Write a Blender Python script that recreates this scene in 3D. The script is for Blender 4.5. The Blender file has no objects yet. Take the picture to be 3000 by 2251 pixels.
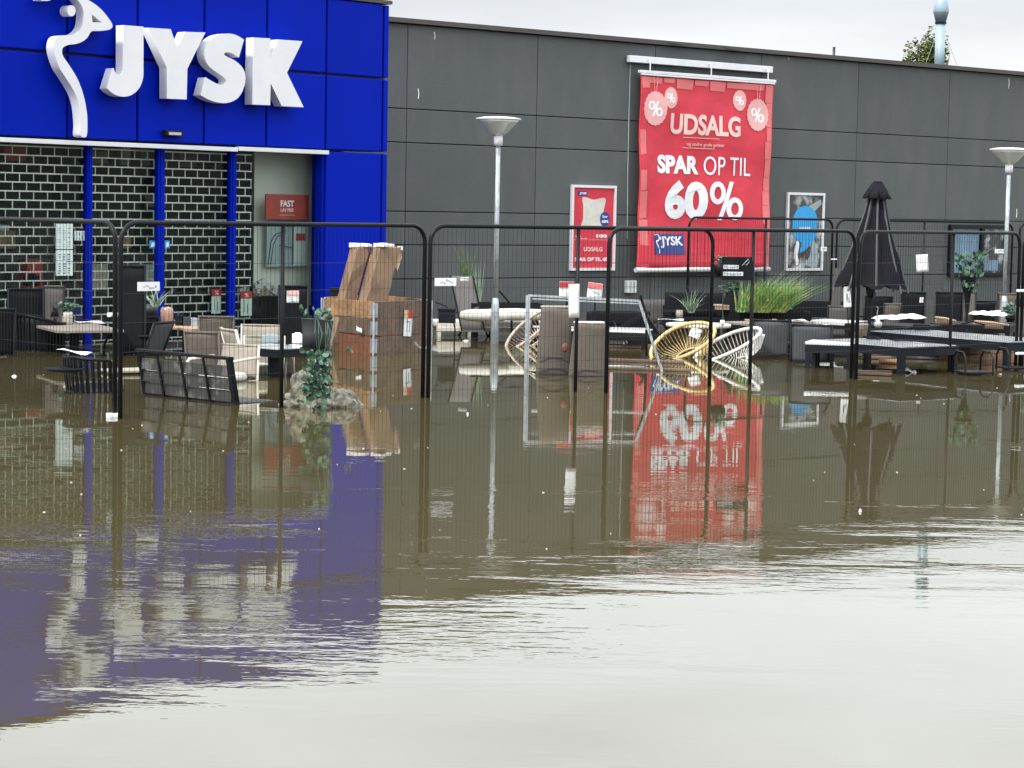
import bpy, bmesh, math, random
from mathutils import Vector, Matrix, noise as mnoise
R = math.radians
random.seed(7)
C = bpy.data.collections.new("scene"); bpy.context.scene.collection.children.link(C)
SC = bpy.context.scene

# ------------------------------------------------------------------ camera
F, CX, CY, HC = 6400.0, 1500.0, 1125.5, 1.8          # focal length in photo pixels, eye 1.8 m over the water
PITCH, ROLL = math.atan(517.5 / 6400.0), R(1.06)
fwd = Vector((0, math.cos(PITCH), -math.sin(PITCH)))
r0 = Vector((1, 0, 0)); u0 = Vector((0, math.sin(PITCH), math.cos(PITCH)))
cr = math.cos(ROLL) * r0 + math.sin(ROLL) * u0
cu = -math.sin(ROLL) * r0 + math.cos(ROLL) * u0
cam_d = bpy.data.cameras.new("camera"); cam = bpy.data.objects.new("camera", cam_d); C.objects.link(cam)
cam.matrix_world = Matrix(((cr.x, cu.x, -fwd.x, 0), (cr.y, cu.y, -fwd.y, 0), (cr.z, cu.z, -fwd.z, HC), (0, 0, 0, 1)))
cam_d.sensor_width = 36; cam_d.lens = F / 3000 * 36; cam_d.clip_start = 0.1; cam_d.clip_end = 3000
SC.camera = cam

# ------------------------------------------------------------------ sky, sun, exposure
SUN_EL, SUN_AZ = R(50), math.atan2(-0.66, -0.75)      # azimuth from +Y towards +X
w = bpy.data.worlds.new("World"); SC.world = w; w.use_nodes = True
nt = w.node_tree; nt.nodes.clear()
def N(tree, t, **k):
    n = tree.nodes.new(t)
    for a, b in k.items():
        setattr(n, a, b)
    return n
out = N(nt, "ShaderNodeOutputWorld"); bg = N(nt, "ShaderNodeBackground"); bg.inputs[1].default_value = 0.1
sky = N(nt, "ShaderNodeTexSky", sky_type='NISHITA', sun_disc=False); sky.sun_elevation = SUN_EL; sky.sun_rotation = SUN_AZ
tc = N(nt, "ShaderNodeTexCoord"); sep = N(nt, "ShaderNodeSeparateXYZ")
nt.links.new(tc.outputs['Generated'], sep.inputs[0])
ramp = N(nt, "ShaderNodeValToRGB"); e = ramp.color_ramp.elements
e[0].position = 0.0; e[0].color = (8.2, 8.4, 8.7, 1); e[1].position = 1.0; e[1].color = (20, 20.6, 21.6, 1)
for p, c in ((0.05, (8.9, 9.1, 9.4, 1)), (0.076, (8.5, 8.7, 9.0, 1)), (0.093, (7.3, 7.5, 7.8, 1)), (0.115, (9.6, 9.8, 10.1, 1)), (0.17, (17.6, 18.2, 19.2, 1)), (0.3, (19.0, 19.6, 20.6, 1))):
    x = ramp.color_ramp.elements.new(p); x.color = c
nt.links.new(sep.outputs['Z'], ramp.inputs[0])
mp = N(nt, "ShaderNodeMapping"); mp.inputs['Scale'].default_value = (2.2, 2.2, 12)
nz = N(nt, "ShaderNodeTexNoise"); nz.inputs['Scale'].default_value = 1.8; nz.inputs['Detail'].default_value = 5
nt.links.new(tc.outputs['Generated'], mp.inputs[0]); nt.links.new(mp.outputs[0], nz.inputs[0])
mr = N(nt, "ShaderNodeMapRange"); mr.inputs[1].default_value = .3; mr.inputs[2].default_value = .7
mr.inputs[3].default_value = .86; mr.inputs[4].default_value = 1.14
nt.links.new(nz.outputs[0], mr.inputs[0])
vm = N(nt, "ShaderNodeVectorMath", operation='SCALE'); nt.links.new(ramp.outputs[0], vm.inputs[0]); nt.links.new(mr.outputs[0], vm.inputs['Scale'])
mx = N(nt, "ShaderNodeMix", data_type='RGBA'); mx.inputs[0].default_value = 0.9
nt.links.new(sky.outputs[0], mx.inputs[6]); nt.links.new(vm.outputs[0], mx.inputs[7])
nt.links.new(mx.outputs[2], bg.inputs[0]); nt.links.new(bg.outputs[0], out.inputs[0])
sd = bpy.data.lights.new("sun", 'SUN'); sd.energy = 3.0; sd.angle = R(8); sd.color = (1, .96, .9)
so = bpy.data.objects.new("sun", sd); C.objects.link(so)
sv = Vector((math.sin(SUN_AZ) * math.cos(SUN_EL), math.cos(SUN_AZ) * math.cos(SUN_EL), math.sin(SUN_EL)))
so.location = sv * 60; so.rotation_euler = (-sv).to_track_quat('-Z', 'Y').to_euler()
vs = SC.view_settings; vs.view_transform = 'Standard'; vs.look = 'None'; vs.exposure = 0.2; vs.gamma = 1; vs.use_curve_mapping = False
SC.cycles.max_bounces = 8; SC.cycles.transparent_max_bounces = 24; SC.cycles.caustics_reflective = False; SC.cycles.caustics_refractive = False

# ------------------------------------------------------------------ helpers: pixels to points
def ray(px, py):
    return fwd + cr * ((px - CX) / F) - cu * ((py - CY) / F)
def at(px, py, z=0.0):
    "point at height z seen at photo pixel"
    d = ray(px, py); t = (z - HC) / d.z
    return Vector((d.x * t, d.y * t, z))
def atd(px, py, dep):
    d = ray(px, py); t = dep / d.y
    return Vector((d.x * t, dep, HC + d.z * t))
class Frame:
    def __init__(s, px, dep, az):
        s.O = Vector((0, 0, 0)); p = atd(px, 600, dep); s.O = Vector((p.x, p.y, 0)); s.psi = R(90 - az)
        s.u = Vector((math.cos(s.psi), math.sin(s.psi), 0)); s.n = Vector((s.u.y, -s.u.x, 0))
    def hit(s, px, py, off=0.0):
        d = ray(px, py); o = Vector((0, 0, HC)); p0 = s.O + s.n * off
        t = (p0 - o).dot(s.n) / d.dot(s.n); q = o + d * t
        return ((q - s.O).dot(s.u), q.z)
    def P(s, a, z, off=0.0):
        return s.O + s.u * a + s.n * off + Vector((0, 0, z))
GW = Frame(1145, 34.6, 50.2)       # grey wall face
BW = Frame(957, 30.1, 41.7)        # blue front face

# ------------------------------------------------------------------ helpers: materials
def mat(name, col, rough=.6, metal=0., var=.18, vs_=4., bump=0., bs=40., spec=.5, streak=0., coat=0., col2=None, mix=.0, ms=3., ov=0.):
    m = bpy.data.materials.new(name); m.use_nodes = True; t = m.node_tree; b = t.nodes['Principled BSDF']
    b.inputs['Roughness'].default_value = rough; b.inputs['Metallic'].default_value = metal
    b.inputs['Specular IOR Level'].default_value = spec; b.inputs['Coat Weight'].default_value = coat
    tcn = N(t, "ShaderNodeTexCoord"); nn = N(t, "ShaderNodeTexNoise"); nn.inputs['Scale'].default_value = vs_; nn.inputs['Detail'].default_value = 6
    nn.inputs['Roughness'].default_value = .65
    mpn = N(t, "ShaderNodeMapping"); mpn.inputs['Scale'].default_value = (1, 1, 1 - .85 * streak)
    t.links.new(tcn.outputs['Object'], mpn.inputs[0]); t.links.new(mpn.outputs[0], nn.inputs[0])
    rp = N(t, "ShaderNodeMapRange"); rp.inputs[1].default_value = .25; rp.inputs[2].default_value = .75
    rp.inputs[3].default_value = 1 - var; rp.inputs[4].default_value = 1 + var
    t.links.new(nn.outputs[0], rp.inputs[0])
    sc = N(t, "ShaderNodeVectorMath", operation='SCALE')
    if ov:
        oi = N(t, "ShaderNodeObjectInfo"); om = N(t, "ShaderNodeMapRange"); om.inputs[3].default_value = 1 - ov; om.inputs[4].default_value = 1 + ov
        t.links.new(oi.outputs['Random'], om.inputs[0]); mu = N(t, "ShaderNodeMath", operation='MULTIPLY')
        t.links.new(om.outputs[0], mu.inputs[0]); t.links.new(rp.outputs[0], mu.inputs[1]); t.links.new(mu.outputs[0], sc.inputs['Scale'])
    else: t.links.new(rp.outputs[0], sc.inputs['Scale'])
    if col2:
        n2 = N(t, "ShaderNodeTexNoise"); n2.inputs['Scale'].default_value = ms; n2.inputs['Detail'].default_value = 8
        t.links.new(mpn.outputs[0], n2.inputs[0])
        r2 = N(t, "ShaderNodeMapRange"); r2.inputs[1].default_value = .62 - mix * .3; r2.inputs[2].default_value = .72 - mix * .2
        t.links.new(n2.outputs[0], r2.inputs[0])
        mm = N(t, "ShaderNodeMix", data_type='RGBA'); mm.inputs[6].default_value = (*col, 1); mm.inputs[7].default_value = (*col2, 1)
        t.links.new(r2.outputs[0], mm.inputs[0]); t.links.new(mm.outputs[2], sc.inputs[0])
    else:
        sc.inputs[0].default_value = col
    t.links.new(sc.outputs[0], b.inputs['Base Color'])
    if bump:
        nb = N(t, "ShaderNodeTexNoise"); nb.inputs['Scale'].default_value = bs; nb.inputs['Detail'].default_value = 3
        t.links.new(tcn.outputs['Object'], nb.inputs[0])
        bp = N(t, "ShaderNodeBump"); bp.inputs['Strength'].default_value = 1; bp.inputs['Distance'].default_value = bump
        t.links.new(nb.outputs[0], bp.inputs['Height']); t.links.new(bp.outputs[0], b.inputs['Normal'])
    return m
def weave(name, c1, c2, sc=60, rough=.75, bump=.002):
    m = mat(name, c1, rough, var=.15); t = m.node_tree; b = t.nodes['Principled BSDF']
    tcn = N(t, "ShaderNodeTexCoord")
    wv = N(t, "ShaderNodeTexWave", bands_direction='Z'); wv.inputs['Scale'].default_value = sc; wv.inputs['Distortion'].default_value = 1.5
    wh = N(t, "ShaderNodeTexWave", bands_direction='X'); wh.inputs['Scale'].default_value = sc * .8; wh.inputs['Distortion'].default_value = 1.5
    t.links.new(tcn.outputs['Object'], wv.inputs[0]); t.links.new(tcn.outputs['Object'], wh.inputs[0])
    ml = N(t, "ShaderNodeMath", operation='MULTIPLY'); t.links.new(wv.outputs[1], ml.inputs[0]); t.links.new(wh.outputs[1], ml.inputs[1])
    nn = N(t, "ShaderNodeTexNoise"); nn.inputs['Scale'].default_value = 7; nn.inputs['Detail'].default_value = 5
    t.links.new(tcn.outputs['Object'], nn.inputs[0])
    ad = N(t, "ShaderNodeMath", operation='MULTIPLY_ADD'); ad.inputs[1].default_value = .7
    sb = N(t, "ShaderNodeMath", operation='SUBTRACT'); sb.inputs[1].default_value = .15
    t.links.new(nn.outputs[0], sb.inputs[0]); t.links.new(sb.outputs[0], ad.inputs[0]); t.links.new(ml.outputs[0], ad.inputs[2])
    mm = N(t, "ShaderNodeMix", data_type='RGBA'); mm.inputs[6].default_value = (*c2, 1); mm.inputs[7].default_value = (*c1, 1); mm.clamp_factor = True
    t.links.new(ad.outputs[0], mm.inputs[0]); t.links.new(mm.outputs[2], b.inputs['Base Color'])
    bp = N(t, "ShaderNodeBump"); bp.inputs['Distance'].default_value = bump; t.links.new(ml.outputs[0], bp.inputs['Height']); t.links.new(bp.outputs[0], b.inputs['Normal'])
    return m
def wood(name, c1, c2, rough=.75, sc=3.):
    m = mat(name, c1, rough, var=.2); t = m.node_tree; b = t.nodes['Principled BSDF']
    tcn = N(t, "ShaderNodeTexCoord"); mpn = N(t, "ShaderNodeMapping"); mpn.inputs['Scale'].default_value = (1, 6, 12)
    nn = N(t, "ShaderNodeTexNoise"); nn.inputs['Scale'].default_value = sc; nn.inputs['Detail'].default_value = 8; nn.inputs['Roughness'].default_value = .7
    t.links.new(tcn.outputs['Object'], mpn.inputs[0]); t.links.new(mpn.outputs[0], nn.inputs[0])
    n2 = N(t, "ShaderNodeTexNoise"); n2.inputs['Scale'].default_value = 4; t.links.new(tcn.outputs['Object'], n2.inputs[0])
    av = N(t, "ShaderNodeMath", operation='ADD'); t.links.new(nn.outputs[0], av.inputs[0]); t.links.new(n2.outputs[0], av.inputs[1])
    r = N(t, "ShaderNodeMapRange"); r.inputs[1].default_value = .75; r.inputs[2].default_value = 1.3; t.links.new(av.outputs[0], r.inputs[0])
    mm = N(t, "ShaderNodeMix", data_type='RGBA'); mm.inputs[6].default_value = (*c1, 1); mm.inputs[7].default_value = (*c2, 1)
    t.links.new(r.outputs[0], mm.inputs[0]); t.links.new(mm.outputs[2], b.inputs['Base Color'])
    return m
M = {}
M['blue'] = mat('blue_cladding', (.0006, .0145, .39), .5, var=.08, vs_=.9, spec=.05, ov=.06, streak=.6)
M['blue_dark'] = mat('blue_joint', (.0015, .006, .10), .6)
M['white'] = mat('white_sign', (.78, .79, .8), .45, var=.06, vs_=2)
M['whiteside'] = M['white']
M['grey'] = mat('grey_render', (.102, .112, .113), .85, var=.08, vs_=2.6, bump=.004, bs=60, spec=.2, col2=(.114, .122, .121), mix=.45, ms=1.6, ov=.05, streak=.75)
M['greydk'] = mat('grey_joint', (.06, .065, .066), .8)
M['cap'] = mat('roof_capping', (.07, .065, .06), .6, metal=.3)
M['black'] = mat('black_paint', (.0035, .004, .006), .42, var=.2, spec=.22)
M['blackmatt'] = mat('black_plastic', (.005, .0055, .007), .6, var=.3, spec=.2)
M['charcoal'] = mat('charcoal_sling', (.011, .012, .015), .85, var=.25, bump=.001, bs=300, spec=.15)
M['galv'] = mat('galvanised_steel', (.42, .46, .48), .5, metal=.35, var=.25, vs_=9, col2=(.3, .34, .36), mix=.5, ms=14, streak=.5)
M['grill'] = mat('shutter_steel', (.66, .71, .64), .5, metal=.1, var=.2, vs_=3)
M['dark'] = mat('dark_interior', (.003, .003, .003), .9, spec=.1)
M['intwall'] = mat('interior_panel', (.62, .65, .57), .8, var=.08, vs_=1)
M['red'] = mat('red_fabric', (.62, .03, .055), .6, var=.09, vs_=2.2, bump=.02, bs=2.5)
M['red2'] = mat('pink_print', (.72, .17, .17), .6, var=.12, vs_=3)
M['pink'] = mat('pale_pink_print', (.80, .42, .40), .6, var=.12, vs_=6)
M['peach'] = mat('peach_print', (.86, .60, .55), .6, var=.05)
M['print'] = mat('white_print', (.84, .86, .88), .5, var=.05)
M['navy'] = mat('navy_print', (.02, .04, .22), .5, var=.1)
M['sky'] = mat('cyan_print', (.02, .32, .68), .4, var=.15, vs_=5)
M['photo'] = mat('photo_print', (.04, .045, .045), .35, var=.6, vs_=5, col2=(.4, .42, .44), mix=.45, ms=4)
M['alu'] = mat('aluminium_frame', (.72, .74, .76), .35, metal=.3, var=.08)
M['paper'] = mat('white_paper', (.82, .83, .83), .6, var=.05, bump=.003, bs=14)
M['ink'] = mat('ink', (.05, .06, .07), .6)
M['inkgrey'] = mat('grey_ink', (.30, .38, .40), .6)
M['notice'] = mat('notice_paper', (.62, .75, .70), .6, var=.08, vs_=8)
M['redsign'] = mat('red_sign', (.36, .035, .022), .6, var=.25, vs_=5)
M['redtag'] = mat('red_tag', (.45, .03, .03), .5, var=.1)
M['crate'] = wood('crate_wood', (.46, .26, .13), (.16, .095, .055))
M['cratedk'] = wood('weathered_shaded_crate_wood', (.085, .062, .046), (.19, .125, .08))
M['cratered'] = wood('reddish_crate_wood', (.24, .085, .04), (.10, .05, .032))
M['card'] = mat('cardboard', (.27, .18, .115), .85, var=.16, vs_=5, col2=(.15, .092, .055), mix=.35, ms=4, bump=.003, bs=20, streak=.6)
M['tear'] = mat('torn_paper', (.80, .78, .74), .8, var=.12, vs_=20)
M['ply'] = wood('plywood', (.50, .36, .24), (.30, .20, .13))
M['tabletop'] = wood('greyed_tabletop', (.30, .27, .23), (.19, .17, .145))
M['greytop'] = mat('wet_grey_tabletop', (.52, .55, .58), .22, var=.3, vs_=4, spec=.6, coat=.5)
M['charmetal'] = mat('charcoal_metal', (.010, .013, .017), .5, var=.15, spec=.15)
M['wicker'] = weave('taupe_wicker', (.17, .145, .115), (.09, .075, .06), 45)
M['wickerlt'] = weave('pale_wicker', (.46, .42, .35), (.28, .25, .20), 45)
M['wickergrey'] = weave('grey_wicker', (.14, .13, .12), (.075, .07, .065), 45)
M['sling'] = weave('grey_sling', (.105, .11, .12), (.055, .058, .066), 110, bump=.0008)
M['slinglt'] = weave('brown_grey_sling', (.15, .14, .135), (.10, .092, .09), 110, bump=.0008)
M['cream'] = mat('cream_metal', (.72, .69, .60), .45, var=.08)
M['cushion'] = mat('cream_cushion', (.66, .64, .57), .85, var=.16, vs_=5, bump=.01, bs=8)
M['yellow'] = mat('yellow_cord', (.68, .50, .22), .55, var=.12, vs_=12)
M['whitecord'] = mat('white_cord', (.70, .69, .63), .55, var=.14, vs_=12)
M['tancord'] = mat('tan_cord', (.50, .42, .32), .6, var=.2, vs_=12)
M['slat'] = mat('bench_slat', (.034, .034, .033), .6, var=.15, col2=(.10, .10, .095), mix=.3, ms=8)
M['pot'] = mat('black_pot', (.005, .005, .006), .5, var=.2, spec=.2)
M['potgrey'] = mat('grey_planter', (.035, .038, .045), .55, var=.15, streak=.8, vs_=20)
M['glassware'] = mat('pink_glass', (.33, .20, .16), .15, var=.5, vs_=20, streak=.9, spec=.8)
M['jar'] = mat('stoneware_jar', (.42, .36, .30), .5, var=.3, vs_=18)
M['rock'] = mat('granite', (.27, .25, .20), .9, var=.5, vs_=22, bump=.03, bs=18, col2=(.075, .07, .055), mix=.5, ms=13)
M['leafpale'] = mat('pale_leaf', (.10, .19, .13), .55, var=.4, vs_=30)
M['leafdark'] = mat('ivy_leaf', (.028, .085, .045), .5, var=.5, vs_=25)
M['leafivy2'] = mat('variegated_ivy_leaf', (.09, .18, .12), .5, var=.4, vs_=25)
M['grass'] = mat('ornamental_grass', (.12, .27, .07), .6, var=.5, vs_=20, col2=(.30, .34, .07), mix=.5, ms=9)
M['grasspale'] = mat('pale_grass', (.24, .34, .22), .6, var=.4, vs_=20)
M['treeleaf'] = mat('tree_leaf', (.10, .14, .03), .6, var=.5, vs_=3)
M['bark'] = mat('bark', (.09, .07, .05), .9, var=.3)
M['parasol'] = mat('parasol_cloth', (.010, .010, .014), .85, var=.3, spec=.15, vs_=5, streak=.7)
M['foldlight'] = mat('lit_cloth_fold', (.085, .083, .095), .85, var=.25, vs_=8)  # light catching the canopy folds, put into a paler cloth colour
M['pipe'] = mat('flue_pipe', (.33, .43, .50), .45, metal=.3, var=.12, vs_=3)
M['roof'] = mat('roof_felt', (.05, .05, .05), .9)
M['curtain'] = mat('blue_curtain', (.16, .26, .36), .7, var=.25, vs_=9, streak=.9)
M['ground'] = mat('asphalt', (.05, .05, .048), .9, var=.2, bump=.01)
M['foil'] = mat('glazed_plastic', (.5, .52, .54), .12, var=.3, vs_=20)
def glassmat():
    m = bpy.data.materials.new('shop_glass'); m.use_nodes = True; t = m.node_tree; t.nodes.clear()
    o = N(t, "ShaderNodeOutputMaterial"); tr = N(t, "ShaderNodeBsdfTransparent"); tr.inputs[0].default_value = (.94, .97, .95, 1)
    gl = N(t, "ShaderNodeBsdfGlossy"); gl.inputs['Roughness'].default_value = .02
    fr = N(t, "ShaderNodeFresnel"); fr.inputs[0].default_value = 1.16; mxs = N(t, "ShaderNodeMixShader")
    t.links.new(fr.outputs[0], mxs.inputs[0]); t.links.new(tr.outputs[0], mxs.inputs[1]); t.links.new(gl.outputs[0], mxs.inputs[2]); t.links.new(mxs.outputs[0], o.inputs[0])
    return m
M['glass'] = glassmat()

# ------------------------------------------------------------------ helpers: geometry
class B:
    def __init__(s): s.v = []; s.f = []; s.mi = None
    def add(s, vs_, fs):
        k = len(s.v); s.v += [tuple(x) for x in vs_]; s.f += [tuple(i + k for i in q) for q in fs]; return s
    def box(s, c, d, rz=0., M4=None):
        x, y, z = (d[0] / 2, d[1] / 2, d[2] / 2); m = Matrix.Rotation(rz, 3, 'Z')
        vv = []
        for sx in (-1, 1):
            for sy in (-1, 1):
                for sz in (-1, 1):
                    p = m @ Vector((sx * x, sy * y, sz * z)) + Vector(c)
                    vv.append(M4 @ p if M4 else p)
        return s.add(vv, [(0, 1, 3, 2), (4, 6, 7, 5), (0, 4, 5, 1), (2, 3, 7, 6), (0, 2, 6, 4), (1, 5, 7, 3)])
    def bar(s, a, b, w_, h_, up=Vector((0, 0, 1))):
        a = Vector(a); b = Vector(b); d = (b - a).normalized()
        if abs(d.dot(up)) > .98: up = Vector((0, 1, 0))
        x = d.cross(up).normalized(); y = x.cross(d).normalized(); vv = []
        for p in (a, b):
            for i, j in ((-1, -1), (1, -1), (1, 1), (-1, 1)): vv.append(p + x * i * w_ / 2 + y * j * h_ / 2)
        return s.add(vv, [(3, 2, 1, 0), (4, 5, 6, 7), (0, 1, 5, 4), (1, 2, 6, 5), (2, 3, 7, 6), (3, 0, 4, 7)])
    def tube(s, pts, r, n=8, closed=False, r2=None):
        pts = [Vector(p) for p in pts]; L = len(pts); rings = []; prev = None
        for i, p in enumerate(pts):
            if closed: d = (pts[(i + 1) % L] - pts[i - 1])
            else: d = pts[min(i + 1, L - 1)] - pts[max(i - 1, 0)]
            d.normalize()
            if prev is None:
                a = Vector((0, 0, 1)) if abs(d.z) < .9 else Vector((1, 0, 0)); x = d.cross(a).normalized()
            else:
                x = (prev - d * prev.dot(d)).normalized()
            prev = x; y = d.cross(x)
            rr = r if r2 is None else r + (r2 - r) * i / (L - 1)
            rings.append([p + (x * math.cos(2 * math.pi * k / n) + y * math.sin(2 * math.pi * k / n)) * rr for k in range(n)])
        vv = [q for rg in rings for q in rg]; ff = []
        for i in range(L if closed else L - 1):
            a, b = i * n, ((i + 1) % L) * n
            for k in range(n): ff.append((a + k, a + (k + 1) % n, b + (k + 1) % n, b + k))
        if not closed: ff.append(tuple(range(n))[::-1]); ff.append(tuple((L - 1) * n + k for k in range(n)))
        return s.add(vv, ff)
    def lathe(s, prof, n=20, c=(0, 0, 0), capb=True, capt=True, fn=None):
        vv = []; ff = []
        for i, (r, z) in enumerate(prof):
            for k in range(n):
                a = 2 * math.pi * k / n; q = fn(i, k, r) if fn else r
                vv.append((c[0] + q * math.cos(a), c[1] + q * math.sin(a), c[2] + z))
        for i in range(len(prof) - 1):
            for k in range(n): ff.append((i * n + k, i * n + (k + 1) % n, (i + 1) * n + (k + 1) % n, (i + 1) * n + k))
        if capb: ff.append(tuple(range(n))[::-1])
        if capt: ff.append(tuple((len(prof) - 1) * n + k for k in range(n)))
        return s.add(vv, ff)
    def grid(s, fn, nu, nv, thick=0.):
        P = [[Vector(fn(i / nu, j / nv)) for i in range(nu + 1)] for j in range(nv + 1)]
        vv = [p for row in P for p in row]; W = nu + 1
        ff = [(j * W + i, j * W + i + 1, (j + 1) * W + i + 1, (j + 1) * W + i) for j in range(nv) for i in range(nu)]
        if thick:
            n = (P[0][nu] - P[0][0]).cross(P[nv][0] - P[0][0]).normalized() * thick; K = len(vv)
            vv += [p - n for p in vv]; ff += [tuple(K + q for q in f[::-1]) for f in list(ff)]
            edge = [(0, i) for i in range(nu)] + [(j, nu) for j in range(nv)] + [(nv, nu - i) for i in range(nu)] + [(nv - j, 0) for j in range(nv)]
            L = len(edge)
            for k in range(L):
                a = edge[k][0] * W + edge[k][1]; b = edge[(k + 1) % L][0] * W + edge[(k + 1) % L][1]
                ff.append((b, a, a + K, b + K))
        return s.add(vv, ff)
    def quad(s, a, b, c, d): return s.add([a, b, c, d], [(0, 1, 2, 3)])
    def mesh(s, name):
        me = bpy.data.meshes.new(name); me.from_pydata(s.v, [], s.f); me.update(); return me
    def obj(s, name, m, parent=None, smooth=False, bevel=0., loc=None, rz=None, kind=None):
        me = s.mesh(name); me.materials.append(m)
        if smooth:
            me.polygons.foreach_set('use_smooth', [len(p.vertices) < 5 for p in me.polygons])
        o = bpy.data.objects.new(name, me); C.objects.link(o); o.parent = parent
        if loc is not None: o.location = loc
        if rz is not None: o.rotation_euler.z = rz
        if bevel:
            b = o.modifiers.new('bevel', 'BEVEL'); b.width = bevel; b.segments = 2; b.limit_method = 'ANGLE'
        if kind: o['kind'] = kind
        return o
def tag(o, label=None, cat=None, group=None, kind=None):
    if label: o['label'] = label
    if cat: o['category'] = cat
    if group: o['group'] = group
    if kind: o['kind'] = kind
    return o
def thing(name, loc, rz, label, cat, group=None, rx=0., ry=0.):
    o = bpy.data.objects.new(name, None); C.objects.link(o); o.location = loc; o.rotation_euler = (rx, ry, rz); o.empty_display_size = .1
    return tag(o, label, cat, group)
def inst(name, me, parent, loc, rot=(0, 0, 0), sc=(1, 1, 1)):
    o = bpy.data.objects.new(name, me); C.objects.link(o); o.parent = parent; o.location = loc; o.rotation_euler = rot; o.scale = sc; return o
def catmull(pts, n=5, closed=True):
    P = [Vector((*p, 0)) if len(p) == 2 else Vector(p) for p in pts]; L = len(P); o = []
    for i in range(L if closed else L - 1):
        g = lambda k: P[k % L] if closed else P[max(0, min(L - 1, k))]
        a, b, c, d = g(i - 1), g(i), g(i + 1), g(i + 2)
        for k in range(n):
            t = k / n
            o.append(.5 * ((2 * b) + (c - a) * t + (2 * a - 5 * b + 4 * c - d) * t * t + (3 * b - a - 3 * c + d) * t ** 3))
    if not closed: o.append(P[-1])
    return o
def extrude_mesh(name, loops, depth):
    "loops of (x,z); result spans y from -depth (front) to 0"
    cu_ = bpy.data.curves.new('tmp', 'CURVE'); cu_.dimensions = '2D'; cu_.fill_mode = 'BOTH'; cu_.extrude = depth / 2
    for lp in loops:
        sp = cu_.splines.new('POLY'); sp.points.add(len(lp) - 1); sp.use_cyclic_u = True
        for p, q in zip(sp.points, lp): p.co = (q[0], q[1], 0, 1)
    o = bpy.data.objects.new('tmp', cu_); C.objects.link(o); dg = bpy.context.evaluated_depsgraph_get(); dg.update()
    me = bpy.data.meshes.new_from_object(o.evaluated_get(dg)); bpy.data.objects.remove(o); me.name = name
    for v in me.vertices: v.co = (v.co.x, -v.co.z - depth / 2, v.co.y)
    me.update(); return me
def text_mesh(name, txt, x0, x1, z0, z1, depth=.004, bold=0., shear=0., slope=0.):
    cu_ = bpy.data.curves.new('tmp', 'FONT'); cu_.body = txt; cu_.extrude = .01; cu_.offset = bold; cu_.shear = shear; cu_.resolution_u = 4
    o = bpy.data.objects.new('tmp', cu_); C.objects.link(o); dg = bpy.context.evaluated_depsgraph_get(); dg.update()
    me = bpy.data.meshes.new_from_object(o.evaluated_get(dg)); bpy.data.objects.remove(o); me.name = name
    xs = [v.co.x for v in me.vertices]; ys = [v.co.y for v in me.vertices]
    a, b, c, d = min(xs), max(xs), min(ys), max(ys)
    for v in me.vertices:
        x = x0 + (v.co.x - a) / (b - a) * (x1 - x0); z = z0 + (v.co.y - c) / (d - c) * (z1 - z0)
        v.co = (x, -depth * (1 if v.co.z > 0 else 0), z)
    me.update(); return me
def percent_mesh(name, x0, x1, z0, z1, depth=.004, wt=.13):
    W, H = x1 - x0, z1 - z0; loops = []
    for cx, cz in ((.25, .70), (.75, .30)):
        for sg_, f in ((1, 1.), (-1, 1 - wt * 3.4)):
            loops.append([(x0 + W * (cx + .235 * (f if f == 1. else f * .82) * math.cos(a / 28 * 6.2832)), z0 + H * (cz + .295 * f * math.sin(a / 28 * 6.2832))) for a in range(28)])
    loops.append([(x0 + W * a, z0 + H * b) for a, b in ((.28, 0), (.40, 0), (.73, 1), (.61, 1))])
    me = extrude_mesh(name, loops[:4], depth); me2 = extrude_mesh(name, loops[4:], depth)
    bm = bmesh.new(); bm.from_mesh(me); bm.from_mesh(me2); bm.to_mesh(me); bm.free(); return me
def mobj(name, me, m, parent=None, loc=(0, 0, 0), rz=0.):
    me.materials.clear(); me.materials.append(m)
    o = bpy.data.objects.new(name, me); C.objects.link(o); o.parent = parent; o.location = loc; o.rotation_euler.z = rz; return o

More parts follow.
